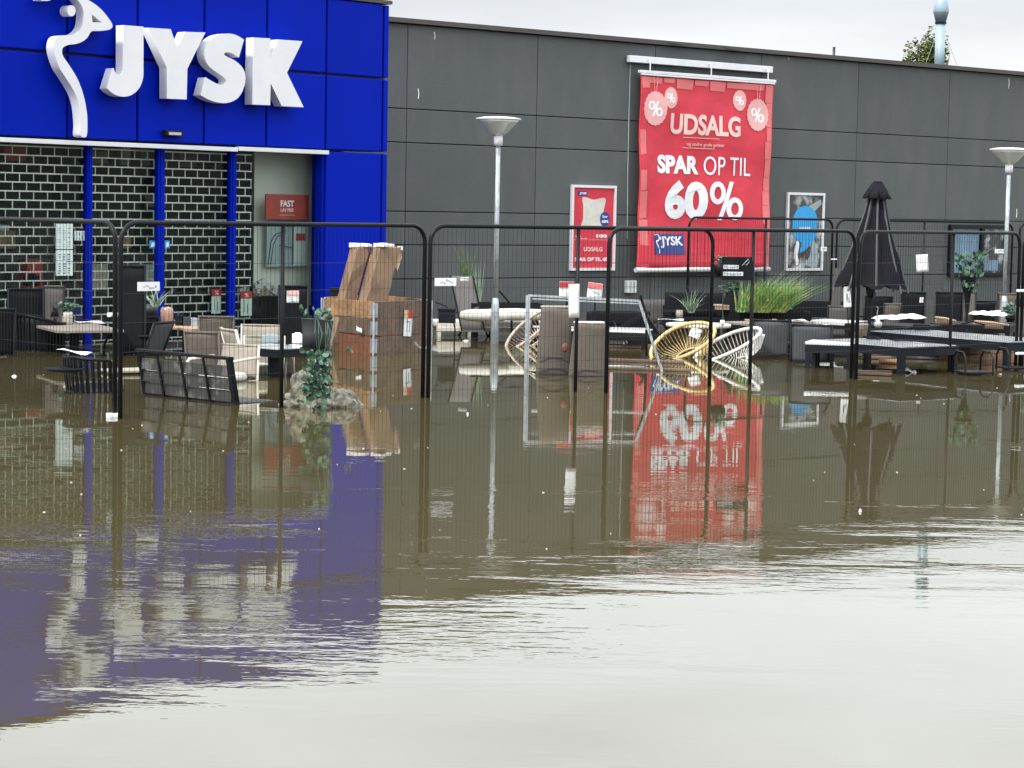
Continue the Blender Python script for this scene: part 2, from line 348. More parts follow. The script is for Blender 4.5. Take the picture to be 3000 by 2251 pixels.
# ------------------------------------------------------------------ ground and flood water
g = B(); g.quad((-1500, -300, -.45), (1500, -300, -.45), (1500, 2500, -.45), (-1500, 2500, -.45))
tag(g.obj('ground', M['ground']), kind='structure')
def watermat():
    m = bpy.data.materials.new('flood_water'); m.use_nodes = True; t = m.node_tree; t.nodes.clear()
    o = N(t, "ShaderNodeOutputMaterial"); df = N(t, "ShaderNodeBsdfDiffuse"); df.inputs[0].default_value = (.070, .058, .025, 1)
    gl = N(t, "ShaderNodeBsdfGlossy"); gl.inputs['Roughness'].default_value = .0; gl.inputs['Color'].default_value = (.97, .99, .965, 1)
    fr = N(t, "ShaderNodeFresnel"); fr.inputs[0].default_value = 1.56; ms = N(t, "ShaderNodeMixShader")
    geo = N(t, "ShaderNodeNewGeometry"); sp = N(t, "ShaderNodeSeparateXYZ"); t.links.new(geo.outputs['Position'], sp.inputs[0])
    def noise(scale, mapping, detail, rot=0.):
        mp_ = N(t, "ShaderNodeMapping"); mp_.inputs['Scale'].default_value = mapping; mp_.inputs['Rotation'].default_value = (0, 0, rot)
        t.links.new(geo.outputs['Position'], mp_.inputs[0])
        n_ = N(t, "ShaderNodeTexNoise"); n_.inputs['Scale'].default_value = scale; n_.inputs['Detail'].default_value = detail; n_.inputs['Roughness'].default_value = .5
        t.links.new(mp_.outputs[0], n_.inputs[0]); return n_.outputs[0]
    def math_(op, a, b=None, c=None):
        n_ = N(t, "ShaderNodeMath", operation=op)
        for i, q in enumerate((a, b, c)):
            if q is None: continue
            if isinstance(q, (int, float)): n_.inputs[i].default_value = q
            else: t.links.new(q, n_.inputs[i])
        return n_.outputs[0]
    def rng(x, a, b, c, d):
        n_ = N(t, "ShaderNodeMapRange"); n_.interpolation_type = 'SMOOTHSTEP'
        for i, q in enumerate((a, b, c, d)): n_.inputs[i + 1].default_value = q
        t.links.new(x, n_.inputs[0]); return n_.outputs[0]
    small = noise(9.0, (.5, 1.3, 1), 3, R(-8)); fine = noise(24, (.6, 1, 1), 1, R(5)); big = noise(1.1, (.5, 1, 1), 2, R(-12))
    patch = noise(.32, (.45, 1.0, 1), 3, R(-12))
    amp = math_('ADD', math_('MULTIPLY', rng(sp.outputs['Y'], 7.0, 9.2, .10, 1.0), rng(sp.outputs['Y'], 10.5, 16.5, 1.0, .16)), .06)
    clus = noise(1.5, (.28, 1.1, 1), 3, R(-10))
    pm = math_('MULTIPLY', rng(patch, .40, .62, .55, 1.2), rng(clus, .45, .66, .22, 1.5))
    amp2 = math_('MULTIPLY', amp, pm)
    h = math_('MULTIPLY', small, amp2); h = math_('MULTIPLY_ADD', math_('MULTIPLY', fine, amp2), .28, h)
    h = math_('MULTIPLY_ADD', big, .22, h)
    bp = N(t, "ShaderNodeBump"); bp.inputs['Strength'].default_value = 1; bp.inputs['Distance'].default_value = WAVE
    t.links.new(h, bp.inputs['Height'])
    for n_ in (gl, fr): t.links.new(bp.outputs[0], n_.inputs['Normal'])
    t.links.new(fr.outputs[0], ms.inputs[0]); t.links.new(df.outputs[0], ms.inputs[1]); t.links.new(gl.outputs[0], ms.inputs[2]); t.links.new(ms.outputs[0], o.inputs[0])
    return m
WAVE = .0020
wb = B(); wb.quad((-1500, -300, 0), (1500, -300, 0), (1500, 2500, 0), (-1500, 2500, 0))
tag(wb.obj('flood_water', watermat()), kind='structure')

# ------------------------------------------------------------------ grey building
def root_on(fr, name, s, z, off, label, cat, group=None):
    return thing(name, fr.P(s, z, off), fr.psi, label, cat, group)
gb = root_on(GW, 'retail_building', 0, 0, 0, 'long dark grey flat-roofed shop building of rendered wall panels', 'building')
yh1190 = 602.0
zs = [-.45] + [GW.hit(1190, y)[1] for y in (818, 718, 620, 418, 319, 60)]
xs = [-9, -4.6] + [GW.hit(x, 500)[0] for x in (1190, 1570, 1913, 2224, 2508, 2775)]
step = xs[-1] - xs[-2]
for k in range(5): xs.append(xs[-1] + step)
zt = zs[-1]
# core behind the panels
winL, winR = GW.hit(2782, 730)[0], GW.hit(2942, 730)[0]; winB, winT = GW.hit(2782, 800)[1], GW.hit(2782, 668)[1]
cb = B(); cb.box(((xs[0] + xs[-1]) / 2, 10.3, (zt - .45) / 2), (xs[-1] - xs[0], 20.4, zt + .45 - .02)); cb.obj('wall_core', M['greydk'], gb)
for i in range(len(xs) - 1):
    for j in range(len(zs) - 1):
        a, b = xs[i] + .006, xs[i + 1] - .006; c, d = zs[j] + .007, zs[j + 1] - (.007 if j < len(zs) - 2 else .06)
        if b - a < .05: continue
        p = B(); p.box(((a + b) / 2, .05, (c + d) / 2), (b - a, .09, d - c)); p.obj('wall_panel', M['grey'], gb, bevel=.008)
cp = B(); cp.box(((xs[0] + xs[-1]) / 2, .02, zt - .015), (xs[-1] - xs[0], .2, .06)); cp.obj('roof_capping', M['cap'], gb)
cp = B(); cp.box(((xs[0] + xs[-1]) / 2, .10, zt + .027), (xs[-1] - xs[0], .2, .02)); cp.obj('roof_edge_strip', M['cap'], gb)
rf = B(); rf.box(((xs[0] + xs[-1]) / 2, 10.3, zt - .03), (xs[-1] - xs[0], 20, .04)); rf.obj('roof', M['roof'], gb)
# bent bits on capping and streaks of dirt
for px, py in ((1985, 128), (2150, 144)):
    s, z = GW.hit(px, py, .12); q = B(); q.bar((s - .18, -.13, z + .01), (s + .2, -.13, z - .02), .03, .02); q.obj('bent_capping_edge', M['cap'], gb)
for px, py, l in ((1225, 275, .16), (1272, 105, .12), (2955, 245, .2), (2978, 625, .18), (2310, 172, .04)):
    s, z = GW.hit(px, py); q = B(); q.tube([(s, .003, z + l / 2), (s + .015, .002, z), (s + .008, .003, z - l / 2)], .008, 6); q.obj('bird_dropping', M['white'], gb)
# cables on the wall left of the banner
q = B(); pts = [(1846, 165), (1841, 350), (1838, 500), (1836, 700)]
q.tube([(GW.hit(x, y)[0], -.01, GW.hit(x, y)[1]) for x, y in pts], .008, 6); tag(q.obj('cable', M['inkgrey'], None, loc=GW.O, rz=GW.psi), 'thin grey cable running down the dark wall left of the big banner', 'cable')
# window low in the wall at right
wr = root_on(GW, 'window_unit', winL, winB, 0, '', 'window'); wr.parent = gb; wr.location = (winL, 0, winB); wr.rotation_euler = (0, 0, 0); wr.name = 'window'
for k in ('label', 'category'):
    if k in wr: del wr[k]
W_, H_ = winR - winL, winT - winB
q = B(); q.box((W_ / 2, -.02, H_ + .03), (W_ + .12, .1, .07)); q.box((W_ / 2, -.02, -.03), (W_ + .12, .12, .06)); q.box((-.03, -.02, H_ / 2), (.06, .1, H_)); q.box((W_ + .03, -.02, H_ / 2), (.06, .1, H_)); q.box((W_ * .56, -.02, H_ / 2), (.09, .08, H_)); q.obj('window_frame', M['black'], wr)
q = B(); q.box((W_ * .27, -.004, H_ / 2), (W_ * .5, .012, H_)); q.obj('blue_blind', M['curtain'], wr)
q = B(); q.box((W_ * .79, -.004, H_ / 2), (W_ * .38, .012, H_)); q.obj('pane', M['photo'], wr)
q = B(); q.box((W_ * .75, -.014, H_ * .16), (W_ * .26, .01, H_ * .24)); q.obj('window_sticker', M['curtain'], wr)

# things on the roof
def on_roof(px, py_base, back): # point behind the wall line
    s, z = GW.hit(px, py_base, -back); return GW.P(s, zt, -back)
p = on_roof(2752, 185, 3.0); dsc = F / p.y
flue = thing('roof_flue', p, GW.psi, 'tall pale blue metal flue pipe with flared cowl on the roof', 'flue')
q = B(); q.lathe([(.105, -.1), (.105, 1.22)], 20); q.obj('flue_pipe', M['pipe'], flue, True)
q = B(); q.lathe([(.125, 1.22), (.125, 1.26)], 20); q.obj('clamp_ring', M['black'], flue)
q = B(); q.lathe([(.11, 1.26), (.165, 1.47), (.17, 1.48), (.14, 1.66), (.10, 1.9)], 20); q.obj('cowl', M['pipe'], flue, True)
for a, l in ((-2.6, 1.0), (.3, 1.1)):
    q = B(); q.tube([(0, 0, 1.24), (math.cos(a) * l, math.sin(a) * l * .3, -.1)], .004, 4); q.obj('guy_wire', M['galv'], flue)
p = on_roof(2443, 160, 2.0); q = B(); q.lathe([(.028, -.1), (.028, .12), (.028, .40), (.032, .402), (.032, .42)], 12)
tag(q.obj('vent_pipe', M['pipe'], None, True, loc=p), 'short thin grey vent pipe standing on the roof edge', 'pipe')

def leafy(n, rad, size, seed, flat=.3, shape=None):
    r = random.Random(seed); b = B()
    for _ in range(n):
        while True:
            v = Vector((r.uniform(-1, 1), r.uniform(-1, 1), r.uniform(-1, 1)))
            if v.length <= 1 and (shape is None or shape(v)): break
        c = Vector((v.x * rad[0], v.y * rad[1], v.z * rad[2])); s = size * r.uniform(.6, 1.3)
        e = Matrix.Rotation(r.uniform(0, 6.28), 3, 'Z') @ Matrix.Rotation(r.uniform(-1.2, 1.2), 3, 'X')
        P = [e @ Vector(k) * s + c for k in ((-.5, 0, 0), (-.25, .32, .05), (.25, .34, .05), (.55, 0, -.05), (.25, -.34, .05), (-.25, -.32, .05))]
        b.add(P, [(0, 1, 2, 3), (0, 3, 4, 5)])
    return b
# tree behind
tp = GW.P(GW.hit(2718, 150, -22)[0], 0, -22); tp.z = -.45
tree = thing('tree', tp, 0, 'green leafy tree top showing above the roof beside the flue', 'tree'); TS = (atd(2718, 128, tp.y).z + .45) / 5.75; tree.scale = (TS * .9, TS, TS)
q = B(); q.tube([(0, 0, 0), (.1, 0, 2.5), (-.05, 0, 4.6)], .16, 10, r2=.05)
for a in range(7): q.tube([(0, 0, 3.2 + a * .15), (math.cos(a * 2.4) * .5, math.sin(a * 2.4) * .5, 4.2 + a * .14), (math.cos(a * 2.4) * .62, math.sin(a * 2.4) * .6, 4.9 + a * .11)], .04, 6, r2=.01)
q.obj('trunk', M['bark'], tree, True)
crown = B()
rt = random.Random(3)
for a in range(15):
    ang = a * 2.4; rr = .12 + .1 * (a % 5); hh = 5.5 - rr * .35 + rt.uniform(-.2, .45)
    lf = leafy(200, (.17, .22, .55 + rt.uniform(0, .2)), .085, a)
    crown.add([(v[0] + math.cos(ang) * rr, v[1] + math.sin(ang) * rr, v[2] + hh - .3) for v in lf.v], lf.f)
for a in range(6):
    lf = leafy(60, (.12, .12, .18), .08, 60 + a); crown.add([(v[0] - .75 + a * .07 - (.1 if a < 3 else 0), v[1], v[2] + 4.95 + rt.uniform(-.1, .1)) for v in lf.v], lf.f)
crown.obj('crown', M['treeleaf'], tree, kind='stuff')

# ------------------------------------------------------------------ blue shop front
bb = root_on(BW, 'entrance_building', 0, 0, 0, 'tall bright blue panelled shop entrance block at left', 'building')
zb = BW.hit(957, 441)[1]; zm = BW.hit(957, 218)[1]; ztb = BW.hit(1120, 11)[1]
bx = [BW.hit(x, 330)[0] for x in (198, 403, 598, 781, 955, 1121, 1139)]
st = bx[1] - bx[0]
bx = [bx[0] - 3 * st, bx[0] - 2 * st, bx[0] - st] + bx
jx = bx[-3]              # left edge of the right hand column
def bpanel(a, b, c, d, nm='cladding_panel', y=0.):
    q = B(); q.box(((a + b) / 2, .04 + y, (c + d) / 2), (b - a - .032, .08, d - c - .032)); q.obj(nm, M['blue'], bb, bevel=.012)
for i in range(len(bx) - 1):
    bpanel(bx[i], bx[i + 1], zb, zm); bpanel(bx[i], bx[i + 1], zm, ztb)
bpanel(bx[-3], bx[-2], -.45, zb); bpanel(bx[-2], bx[-1], -.45, zb)
cw = bx[-1] - bx[0]
q = B(); q.box(((bx[0] + bx[-1]) / 2, .30, (zb + ztb) / 2), (cw - .01, .42, ztb - zb - .03)); q.obj('fascia_core', M['blue_dark'], bb)
q = B(); q.box(((jx + bx[-1]) / 2 + .01, .17, (zb - .45) / 2), (bx[-1] - jx - .04, .16, zb + .45 - .02)); q.obj('corner_pier', M['blue_dark'], bb)
q = B(); q.box(((bx[0] + bx[-1]) / 2, .25, ztb + .025), (cw + .04, .55, .05)); q.obj('parapet_capping', M['cap'], bb)
q = B(); q.box((bx[-1] - .03, 3.2, (ztb - .45) / 2), (.06, 4.6, ztb + .43)); q.obj('side_wall', M['blue'], bb)
q = B(); q.box(((bx[0] + bx[-1]) / 2, 3.3, ztb - .1), (cw - .1, 5.6, .1)); q.obj('roof', M['roof'], bb)
q = B(); q.box((bx[0] - .05, 3.2, (ztb - .45) / 2), (.1, 6.2, ztb + .43)); q.obj('side_wall', M['blue'], bb)
# dark interior
q = B(); x0, x1 = bx[0], bx[-1] - .07
q.box(((x0 + x1) / 2, 6.0, 1.4), (x1 - x0, .1, 3.8)); q.box(((x0 + x1) / 2, 3.2, zb + .15), (x1 - x0, 5.5, .06)); q.obj('interior_wall', M['dark'], bb)
# jamb between glass and column
jl = BW.hit(936, 700, -.16)[0]
q = B(); q.box(((jl + jx) / 2, .22, (zb - .45) / 2), (jx - jl, .10, zb + .45)); q.obj('door_jamb', M['blue'], bb, bevel=.01)
q = B(); q.box((jx - .012, .10, (zb - .45) / 2), (.03, .13, zb + .43)); q.obj('door_reveal', M['blue'], bb)
# white light strip under the fascia
sL, sR = BW.hit(-120, 420, .06)[0], BW.hit(963, 450, .06)[0]; smid = BW.hit(698, 440, .06)[0]
zst = BW.hit(963, 444, .06)[1]; zsb = BW.hit(963, 456, .06)[1]
for a, b, dz in ((sL, smid - .01, 0), (smid, sR, .012)):
    q = B(); q.box(((a + b) / 2, -.035, (zst + zsb) / 2 + dz), (b - a, .07, zst - zsb)); q.obj('trim_strip', M['alu'], bb, bevel=.005)
# mullions
for px, wd in ((262, 15), (471, 20), (682, 17)):
    s = BW.hit(px, 700, -.13)[0]; s2 = BW.hit(px + wd / 2, 700, -.13)[0]; ww = (s2 - s) * 2
    q = B(); q.box((s, .15, (zb - .45) / 2), (ww, .06, zb + .45)); q.box((s, .114, (zb - .45) / 2), (ww * .4, .014, zb + .45)); q.box((s + ww * .1, .21, (zb - .45) / 2), (ww * .7, .05, zb + .45)); q.obj('mullion', M['blue'], bb, bevel=.006)
# glass panes
gx = [bx[0] + .3] + [BW.hit(px, 700, -.2)[0] for px in (262, 471, 682, 936)]
for a, b in zip(gx[:-1], gx[1:]):
    q = B(); q.box(((a + b) / 2, .20, (zb - .45) / 2), (b - a - .05, .008, zb + .45)); q.obj('window_pane', M['glass'], bb)
# display wall at right
s0 = BW.hit(742, 700, -.62)[0]; q = B(); q.box(((s0 + jl + .75) / 2, .65, (zb - .45) / 2), (jl + .75 - s0, .05, zb + .45)); q.obj('display_wall', M['intwall'], bb)
q = B(); q.box((BW.hit(926, 720, -.57)[0], .57, BW.hit(926, 660, -.57)[1]), (.09, .1, .25)); q.obj('junction_box', M['intwall'], bb)
# roller shutter: rods each its own part
sh = thing('roller_shutter', BW.P(0, 0, -.34), BW.psi, 'pale steel brick-pattern roller shutter closed behind the shop glass', 'shutter')
sa, sb_ = bx[0] + .35, BW.hit(736, 700, -.34)[0]
zr = BW.hit(262, 436, -.34)[1]; pz = (BW.hit(262, 436, -.34)[1] - BW.hit(262, 436 + 25.6 * 20, -.34)[1]) / 20
px_ = (BW.hit(340, 600, -.34)[0] - BW.hit(223, 600, -.34)[0]) / 3
rodm = B(); rodm.box(((sa + sb_) / 2, 0, 0), (sb_ - sa, .016, .016)); rodme = rodm.mesh('shutter_rod'); rodme.materials.append(M['grill'])
links = B(); k = 0; z = zr
while z > -.2:
    inst('shutter_rod', rodme, sh, (0, 0, z))
    x = sa + (px_ / 2 if k % 2 else 0) + .03
    while x < sb_:
        links.box((x, 0, z - pz / 2), (.011, .012, pz - .017), 0); x += px_
    z -= pz; k += 1
links.obj('shutter_link', M['grill'], sh, kind='stuff')
q = B(); q.box((sb_ + .01, 0, (zb - .45) / 2), (.03, .05, zb + .45)); q.obj('guide_rail', M['charmetal'], sh)
# camera / louvre on fascia
s, z = BW.hit(503, 391, .03); cam_box = thing('wall_sensor', BW.P(s, z, .0), BW.psi, 'small dark door sensor box on the blue fascia under the letter Y', 'sensor')
q = B(); q.box((0, -.05, 0), (.29, .09, .075)); q.obj('housing', M['blackmatt'], cam_box, bevel=.012)
q = B(); q.box((.0, -.097, -.005), (.20, .008, .035)); q.obj('lens_window', M['foil'], cam_box)

sf = thing('blotch_shelf', BW.P(0, -.45, -1.3), BW.psi, 'added shelves of boxed goods standing in for brownish blotches behind the shutter', 'shelf')  # shelves and goods added in place of brownish blotches in the glass
rs_ = random.Random(9)
for k in range(5): q = B(); q.box(((bx[0] + sb_) / 2, 0, .5 + k * .55), (sb_ - bx[0] - .6, .4, .03)); q.obj('shelf_board', M['charmetal'], sf)
for k in range(46):
    xx = rs_.uniform(bx[0] + .5, sb_ - .4); lv = rs_.randrange(5); hh = rs_.uniform(.15, .42); q = B(); q.box((xx, rs_.uniform(-.1, .1), .517 + lv * .55 + hh / 2), (rs_.uniform(.15, .45), .2, hh)); q.obj('goods_box', M[rs_.choice(['redtag', 'jar', 'card', 'charcoal', 'inkgrey', 'navy', 'wickergrey'])], sf)
# ------------------------------------------------------------------ JYSK letters
OFF = .22; DEP = .15
def px_loop(pts, kx, ox=0, oy=0, off=OFF): return [BW.hit(ox + x / kx, oy + y / kx, off) for x, y in pts]
K1 = 1 / .5425; K2 = 3.952
sg = thing('illuminated_sign', BW.P(0, 0, OFF - DEP), BW.psi, 'big white raised shop name JYSK with goose emblem on the blue fascia', 'sign')
def sgpart(nm, loops): 
    me = extrude_mesh(nm, loops, DEP); o = mobj(nm, me, M['white'], sg); bv = o.modifiers.new('b', 'BEVEL'); bv.width = .006; bv.segments = 1; bv.limit_method = 'ANGLE'; return o
def smooth(pts, corners, n=4):
    o = []; L = len(pts); cs = sorted(corners)
    for i, c in enumerate(cs):
        e2 = cs[(i + 1) % len(cs)]; seg = []; k = c
        while True:
            seg.append(pts[k % L])
            if k % L == e2: break
            k += 1
        if len(seg) > 2: o += [(p.x, p.y) for p in catmull(seg, n, False)[:-1]]
        else: o.append(seg[0])
    return o
J = [(1430, 292), (1662, 310), (1661, 870)] + [(1650, 935), (1622, 1005), (1580, 1060), (1515, 1105), (1440, 1122), (1365, 1110), (1295, 1075), (1242, 1024)] + [(1316, 786), (1330, 832), (1352, 856), (1385, 866), (1415, 858), (1429, 815)]
sgpart('letter_j', [px_loop(smooth(J, [0, 1, 2, 10, 11, 16]), K2)])
Yl = [(800, 150), (922, 158), (957, 262), (1000, 172), (1110, 176), (1012, 372), (1008, 538), (902, 533), (902, 368)]
sgpart('letter_y', [px_loop(Yl, K1)])
S = [(1318, 215), (1275, 190), (1225, 182), (1165, 196), (1118, 240), (1104, 298), (1122, 350), (1165, 388), (1203, 414), (1222, 436), (1211, 455), (1185, 458), (1150, 442), (1110, 418), (1084, 515), (1130, 540), (1185, 556), (1235, 555), (1285, 530), (1315, 480), (1326, 420), (1312, 370), (1272, 330), (1225, 306), (1210, 293), (1225, 283), (1255, 290), (1290, 312)]
sgpart('letter_s', [px_loop(smooth(S, [0, S.index((1110, 418)), S.index((1084, 515)), len(S) - 1]), K1)])
Kl = [(1370, 203), (1460, 208), (1460, 322), (1505, 214), (1634, 223), (1550, 394), (1640, 580), (1522, 574), (1462, 452), (1459, 569), (1363, 565)]
sgpart('letter_k', [px_loop(Kl, K1)])
goose = [(935, 1575), (1003, 1578), (1012, 1400), (1000, 1260), (960, 1080), (900, 920), (830, 800), (770, 710), (730, 650), (718, 590), (735, 550), (790, 522), (880, 510), (950, 485), (1010, 440), (1060, 365), (1150, 360), (1230, 352), (1280, 338), (1303, 305), (1283, 250), (1200, 140), (1120, 65), (1020, 0), (900, -60), (750, -95), (600, -90), (500, -50), (470, 6), (575, 8), (620, -35), (700, -50), (800, -40), (885, -5), (940, 60), (968, 140), (968, 220), (955, 300), (925, 355), (870, 398), (790, 410), (700, 414), (652, 440), (628, 500), (624, 570), (645, 670), (690, 790), (760, 900), (830, 1010), (885, 1120), (915, 1230), (930, 1350), (936, 1460)]
gl_ = catmull([(x, y) for x, y in goose], 3); gl_ = [(p.x, p.y) for p in gl_]
sgpart('goose_emblem', [px_loop(gl_, K2), px_loop([(1062, 168), (1184, 262), (1072, 258)], K2)])
ell = [(828 + 48 * math.cos(t / 20 * 6.2832), 127 + 64 * math.sin(t / 20 * 6.2832)) for t in range(20)]
sgpart('goose_eye', [px_loop(ell, K2)])

# ------------------------------------------------------------------ banner, posters, signs on the grey wall
def wall_item(fr, name, pL, pR, pT, pB, off, label, cat, group=None):
    "root at lower left corner on the wall plane; returns root, width, height"
    s0_, _ = fr.hit(pL, (pT + pB) / 2, off); s1_, _ = fr.hit(pR, (pT + pB) / 2, off); mid = (pL + pR) / 2
    z1_ = fr.hit(mid, pT, off)[1]; z0_ = fr.hit(mid, pB, off)[1]
    r = thing(name, fr.P(s0_, z0_, off), fr.psi, label, cat, group); return r, s1_ - s0_, z1_ - z0_
# banner geometry: u across 0..1, v from bottom
bs0, bz1 = GW.hit(1877, 215, .16); bs1, _ = GW.hit(2262, 400, .16); bzb = GW.hit(1862, 786, .16)[1]
BWd, BHt = bs1 - bs0, bz1 - bzb
ban = thing('sale_banner', GW.P(bs0, bzb, .16), GW.psi, 'large red sale banner reading UDSALG SPAR OP TIL 60% on the grey wall', 'banner')
def belly(u, v): # cloth offset toward the viewer
    return -.035 * math.sin(u * 9 + v * 3) * (1 - v) - .10 * max(0, .28 - v) ** 1.5 * (1.2 - u) * 4 - .012 * math.sin(v * 16 + u * 4) - .008 * math.sin(u * 23 - v * 11)
q = B(); q.grid(lambda u, v: (u * BWd - (.06 * max(0, .2 - v) / .2 if u < .5 else 0) * (1 - 2 * u), belly(u, v), v * BHt), 28, 40, .004); clo = q.obj('cloth', M['red'], ban, True)
def bpt(px, py, off=.17):
    s_, z_ = GW.hit(px, py, off); return s_ - bs0, z_ - bzb
def drape(me):
    for v in me.vertices:
        u = v.co.x / BWd; vv = v.co.z / BHt; v.co.y += belly(u, vv) - .008
    me.update(); return me
def subdiv(me, n=1):
    bm = bmesh.new(); bm.from_mesh(me); bmesh.ops.triangulate(bm, faces=bm.faces)
    long_ = [e_ for e_ in bm.edges if e_.calc_length() > .12]
    bmesh.ops.subdivide_edges(bm, edges=long_, cuts=3, use_grid_fill=True); bmesh.ops.triangulate(bm, faces=bm.faces); bm.to_mesh(me); bm.free(); return me
def ban_text(nm, t_, pxl, pxr, pyt, pyb, m, bold=0.):
    "pixel box measured at the left end"
    x0_, zt_ = bpt(pxl, pyt); _, zb_ = bpt(pxl, pyb); x1_, _ = bpt(pxr, (pyt + pyb) / 2)
    me = text_mesh(nm, t_, x0_, x1_, zb_, zt_, .003, bold); mobj(nm, drape(me), m, ban)
def shape(nm, loop, m, d=.003, parent=ban, fn=drape, tri=True):
    me = extrude_mesh(nm, [loop], d); 
    if tri: subdiv(me)
    mobj(nm, fn(me) if fn else me, m, parent)
# border blocks
rb = random.Random(5)
for side in (0, 1):
    v0 = .0
    while v0 < .985:
        v1 = min(.985, v0 + rb.uniform(.07, .15)); a, b_ = ((.008, .055) if side == 0 else (.942, .992))
        wv_ = rb.uniform(-.01, .012)
        shape('border_patch', [(a * BWd, v0 * BHt), ((b_ + (wv_ if side == 0 else 0)) * BWd, (v0 + rb.uniform(-.005, .01)) * BHt), ((b_ + (wv_ if side == 0 else 0)) * BWd, v1 * BHt), (a * BWd, v1 * BHt)] if side == 0 else
              [((a + wv_) * BWd, v0 * BHt), (b_ * BWd, v0 * BHt), (b_ * BWd, v1 * BHt), ((a + wv_) * BWd, v1 * BHt)], M['red2'] if rb.random() < .75 else M['red'], .002)
        v0 = v1 + .002
for a, b_, c_ in ((.06, .16, .955), (.26, .39, .935), (.51, .63, .935), (.64, .93, .955), (.17, .25, .962), (.40, .50, .958)):
    shape('border_patch', [(a * BWd, c_ * BHt), ((b_ - .01) * BWd, (c_ - .002) * BHt), (b_ * BWd, .985 * BHt), (a * BWd, .985 * BHt)], M['red2'], .002)
ban_text('lettering', 'UDSALG', 1966, 2168, 331, 393, M['peach'], .035)
ban_text('lettering', 'og andre gode priser', 2014, 2120, 417, 430, M['pink'], .02)
for yy in (403, 433):
    a = bpt(2001, yy); b_ = bpt(2131, yy + 6); q = B(); q.box(((a[0] + b_[0]) / 2, belly(.5, a[1] / BHt) - .012, (a[1] + b_[1]) / 2), (b_[0] - a[0], .004, .012)); q.obj('rule_line', M['pink'], ban)
ban_text('lettering', 'SPAR', 1926, 2050, 453, 508, M['print'], .05)
ban_text('lettering', 'OP TIL', 2065, 2198, 458, 513, M['print'], 0.0)
ban_text('lettering', '60', 1948, 2074, 527, 642, M['print'], .05)
x0_, zt_ = bpt(2078, 531); _, zb_ = bpt(2078, 645); x1_, _ = bpt(2174, 590)
mobj('lettering', drape(subdiv(percent_mesh('lettering', x0_, x1_, zb_, zt_, .003))), M['print'], ban)
def scallop(cx, cy, rx, ry, n=60):
    o = []
    for k in range(n):
        a = 2 * math.pi * k / n; w_ = 1 + .035 * math.cos(a * 20); o.append(bpt(cx + rx * w_ * math.cos(a), cy + ry * w_ * math.sin(a)))
    return o[::-1]
for cx, cy, rx, ry, ty in ((1920, 318, 33, 50, 0), (1965, 287, 19, 31, 1), (2168, 295, 19, 30, 1), (2221, 337, 31, 47, 0)):
    shape('price_tag_print', scallop(cx, cy, rx, ry), M['pink'], .004)
    x0_, zt_ = bpt(cx - rx * .62, cy - ry * .45, .17); x1_, zb_ = bpt(cx + rx * .62, cy + ry * .5, .17)
    me = percent_mesh('lettering', x0_, x1_, zb_, zt_, .003)
    for v in me.vertices: v.co.y -= .004
    mobj('lettering', drape(me), M['print'], ban)
    for dx in (-6, 6):
        if ty == 0:
            p0_, p1_ = bpt(cx + dx, 225 if cx < 2000 else 250), bpt(cx + dx * .4, cy - ry); q = B(); q.bar((p0_[0], -.02 + belly(.5, .9), p0_[1]), (p1_[0], -.02 + belly(.5, .9), p1_[1]), .006, .004); q.obj('tag_string_print', M['pink'], ban)
# logo block on the banner
a0, z0_ = bpt(1908, 745); a1, z1_ = bpt(2004, 686)
shape('logo_block', [(a0, z0_), (a1, z0_), (a1, z1_), (a0, z1_)], M['navy'], .003)
me = text_mesh('lettering', 'JYSK', a0 + (a1 - a0) * .2, a1 - (a1 - a0) * .04, z0_ + (z1_ - z0_) * .30, z0_ + (z1_ - z0_) * .88, .003, .035)
for v in me.vertices: v.co.y -= .006
mobj('lettering', drape(me), M['print'], ban)
gs = [(x, y) for x, y in gl_][::2]; gxs = [p[0] for p in gs]; gys = [p[1] for p in gs]
gm = [((a0 + (a1 - a0) * (.02 + .2 * (x - min(gxs)) / (max(gxs) - min(gxs)))), z0_ + (z1_ - z0_) * (.98 - .96 * (y - min(gys)) / (max(gys) - min(gys)))) for x, y in gs]
me = extrude_mesh('goose_print', [gm], .003)
for v in me.vertices: v.co.y -= .006
mobj('goose_print', drape(me), M['print'], ban)
q = B(); q.tube([(-.09, belly(0, 0) - .01, -.03), (BWd * 1.0, belly(1, 0) - .01, -.03)], .045, 10); q.obj('bottom_bar', M['alu'], ban, True)
q = B(); q.box((BWd / 2, .0, BHt + .03), (BWd + .08, .06, .05)); q.box((BWd / 2, -.01, BHt - .015), (BWd + .02, .05, .03)); q.obj('top_rail', M['alu'], ban, bevel=.005)
rl0, rz1 = GW.hit(1847, 162, .12); rl1, _ = GW.hit(2265, 200, .12); rz0 = GW.hit(1847, 182, .12)[1]
rail = thing('mounting_rail', GW.P(rl0, rz0, .02), GW.psi, 'white mounting rail with hooks fixed above the red banner', 'rail')
q = B(); q.box(((rl1 - rl0) / 2, -.05, (rz1 - rz0) / 2), (rl1 - rl0, .1, rz1 - rz0)); q.obj('rail_board', M['alu'], rail, bevel=.006)
for fx in (.12, .54, .95):
    xx = (rl1 - rl0) * fx; q = B(); q.tube([(xx, -.13, (rz1 - rz0) * .6), (xx, -.15, 0), (xx, -.15, -.13)], .012, 6); q.tube([(xx, -.13, (rz1 - rz0) * .6), (xx, -.09, (rz1 - rz0) * .6)], .012, 6); q.obj('hook', M['alu'], rail)

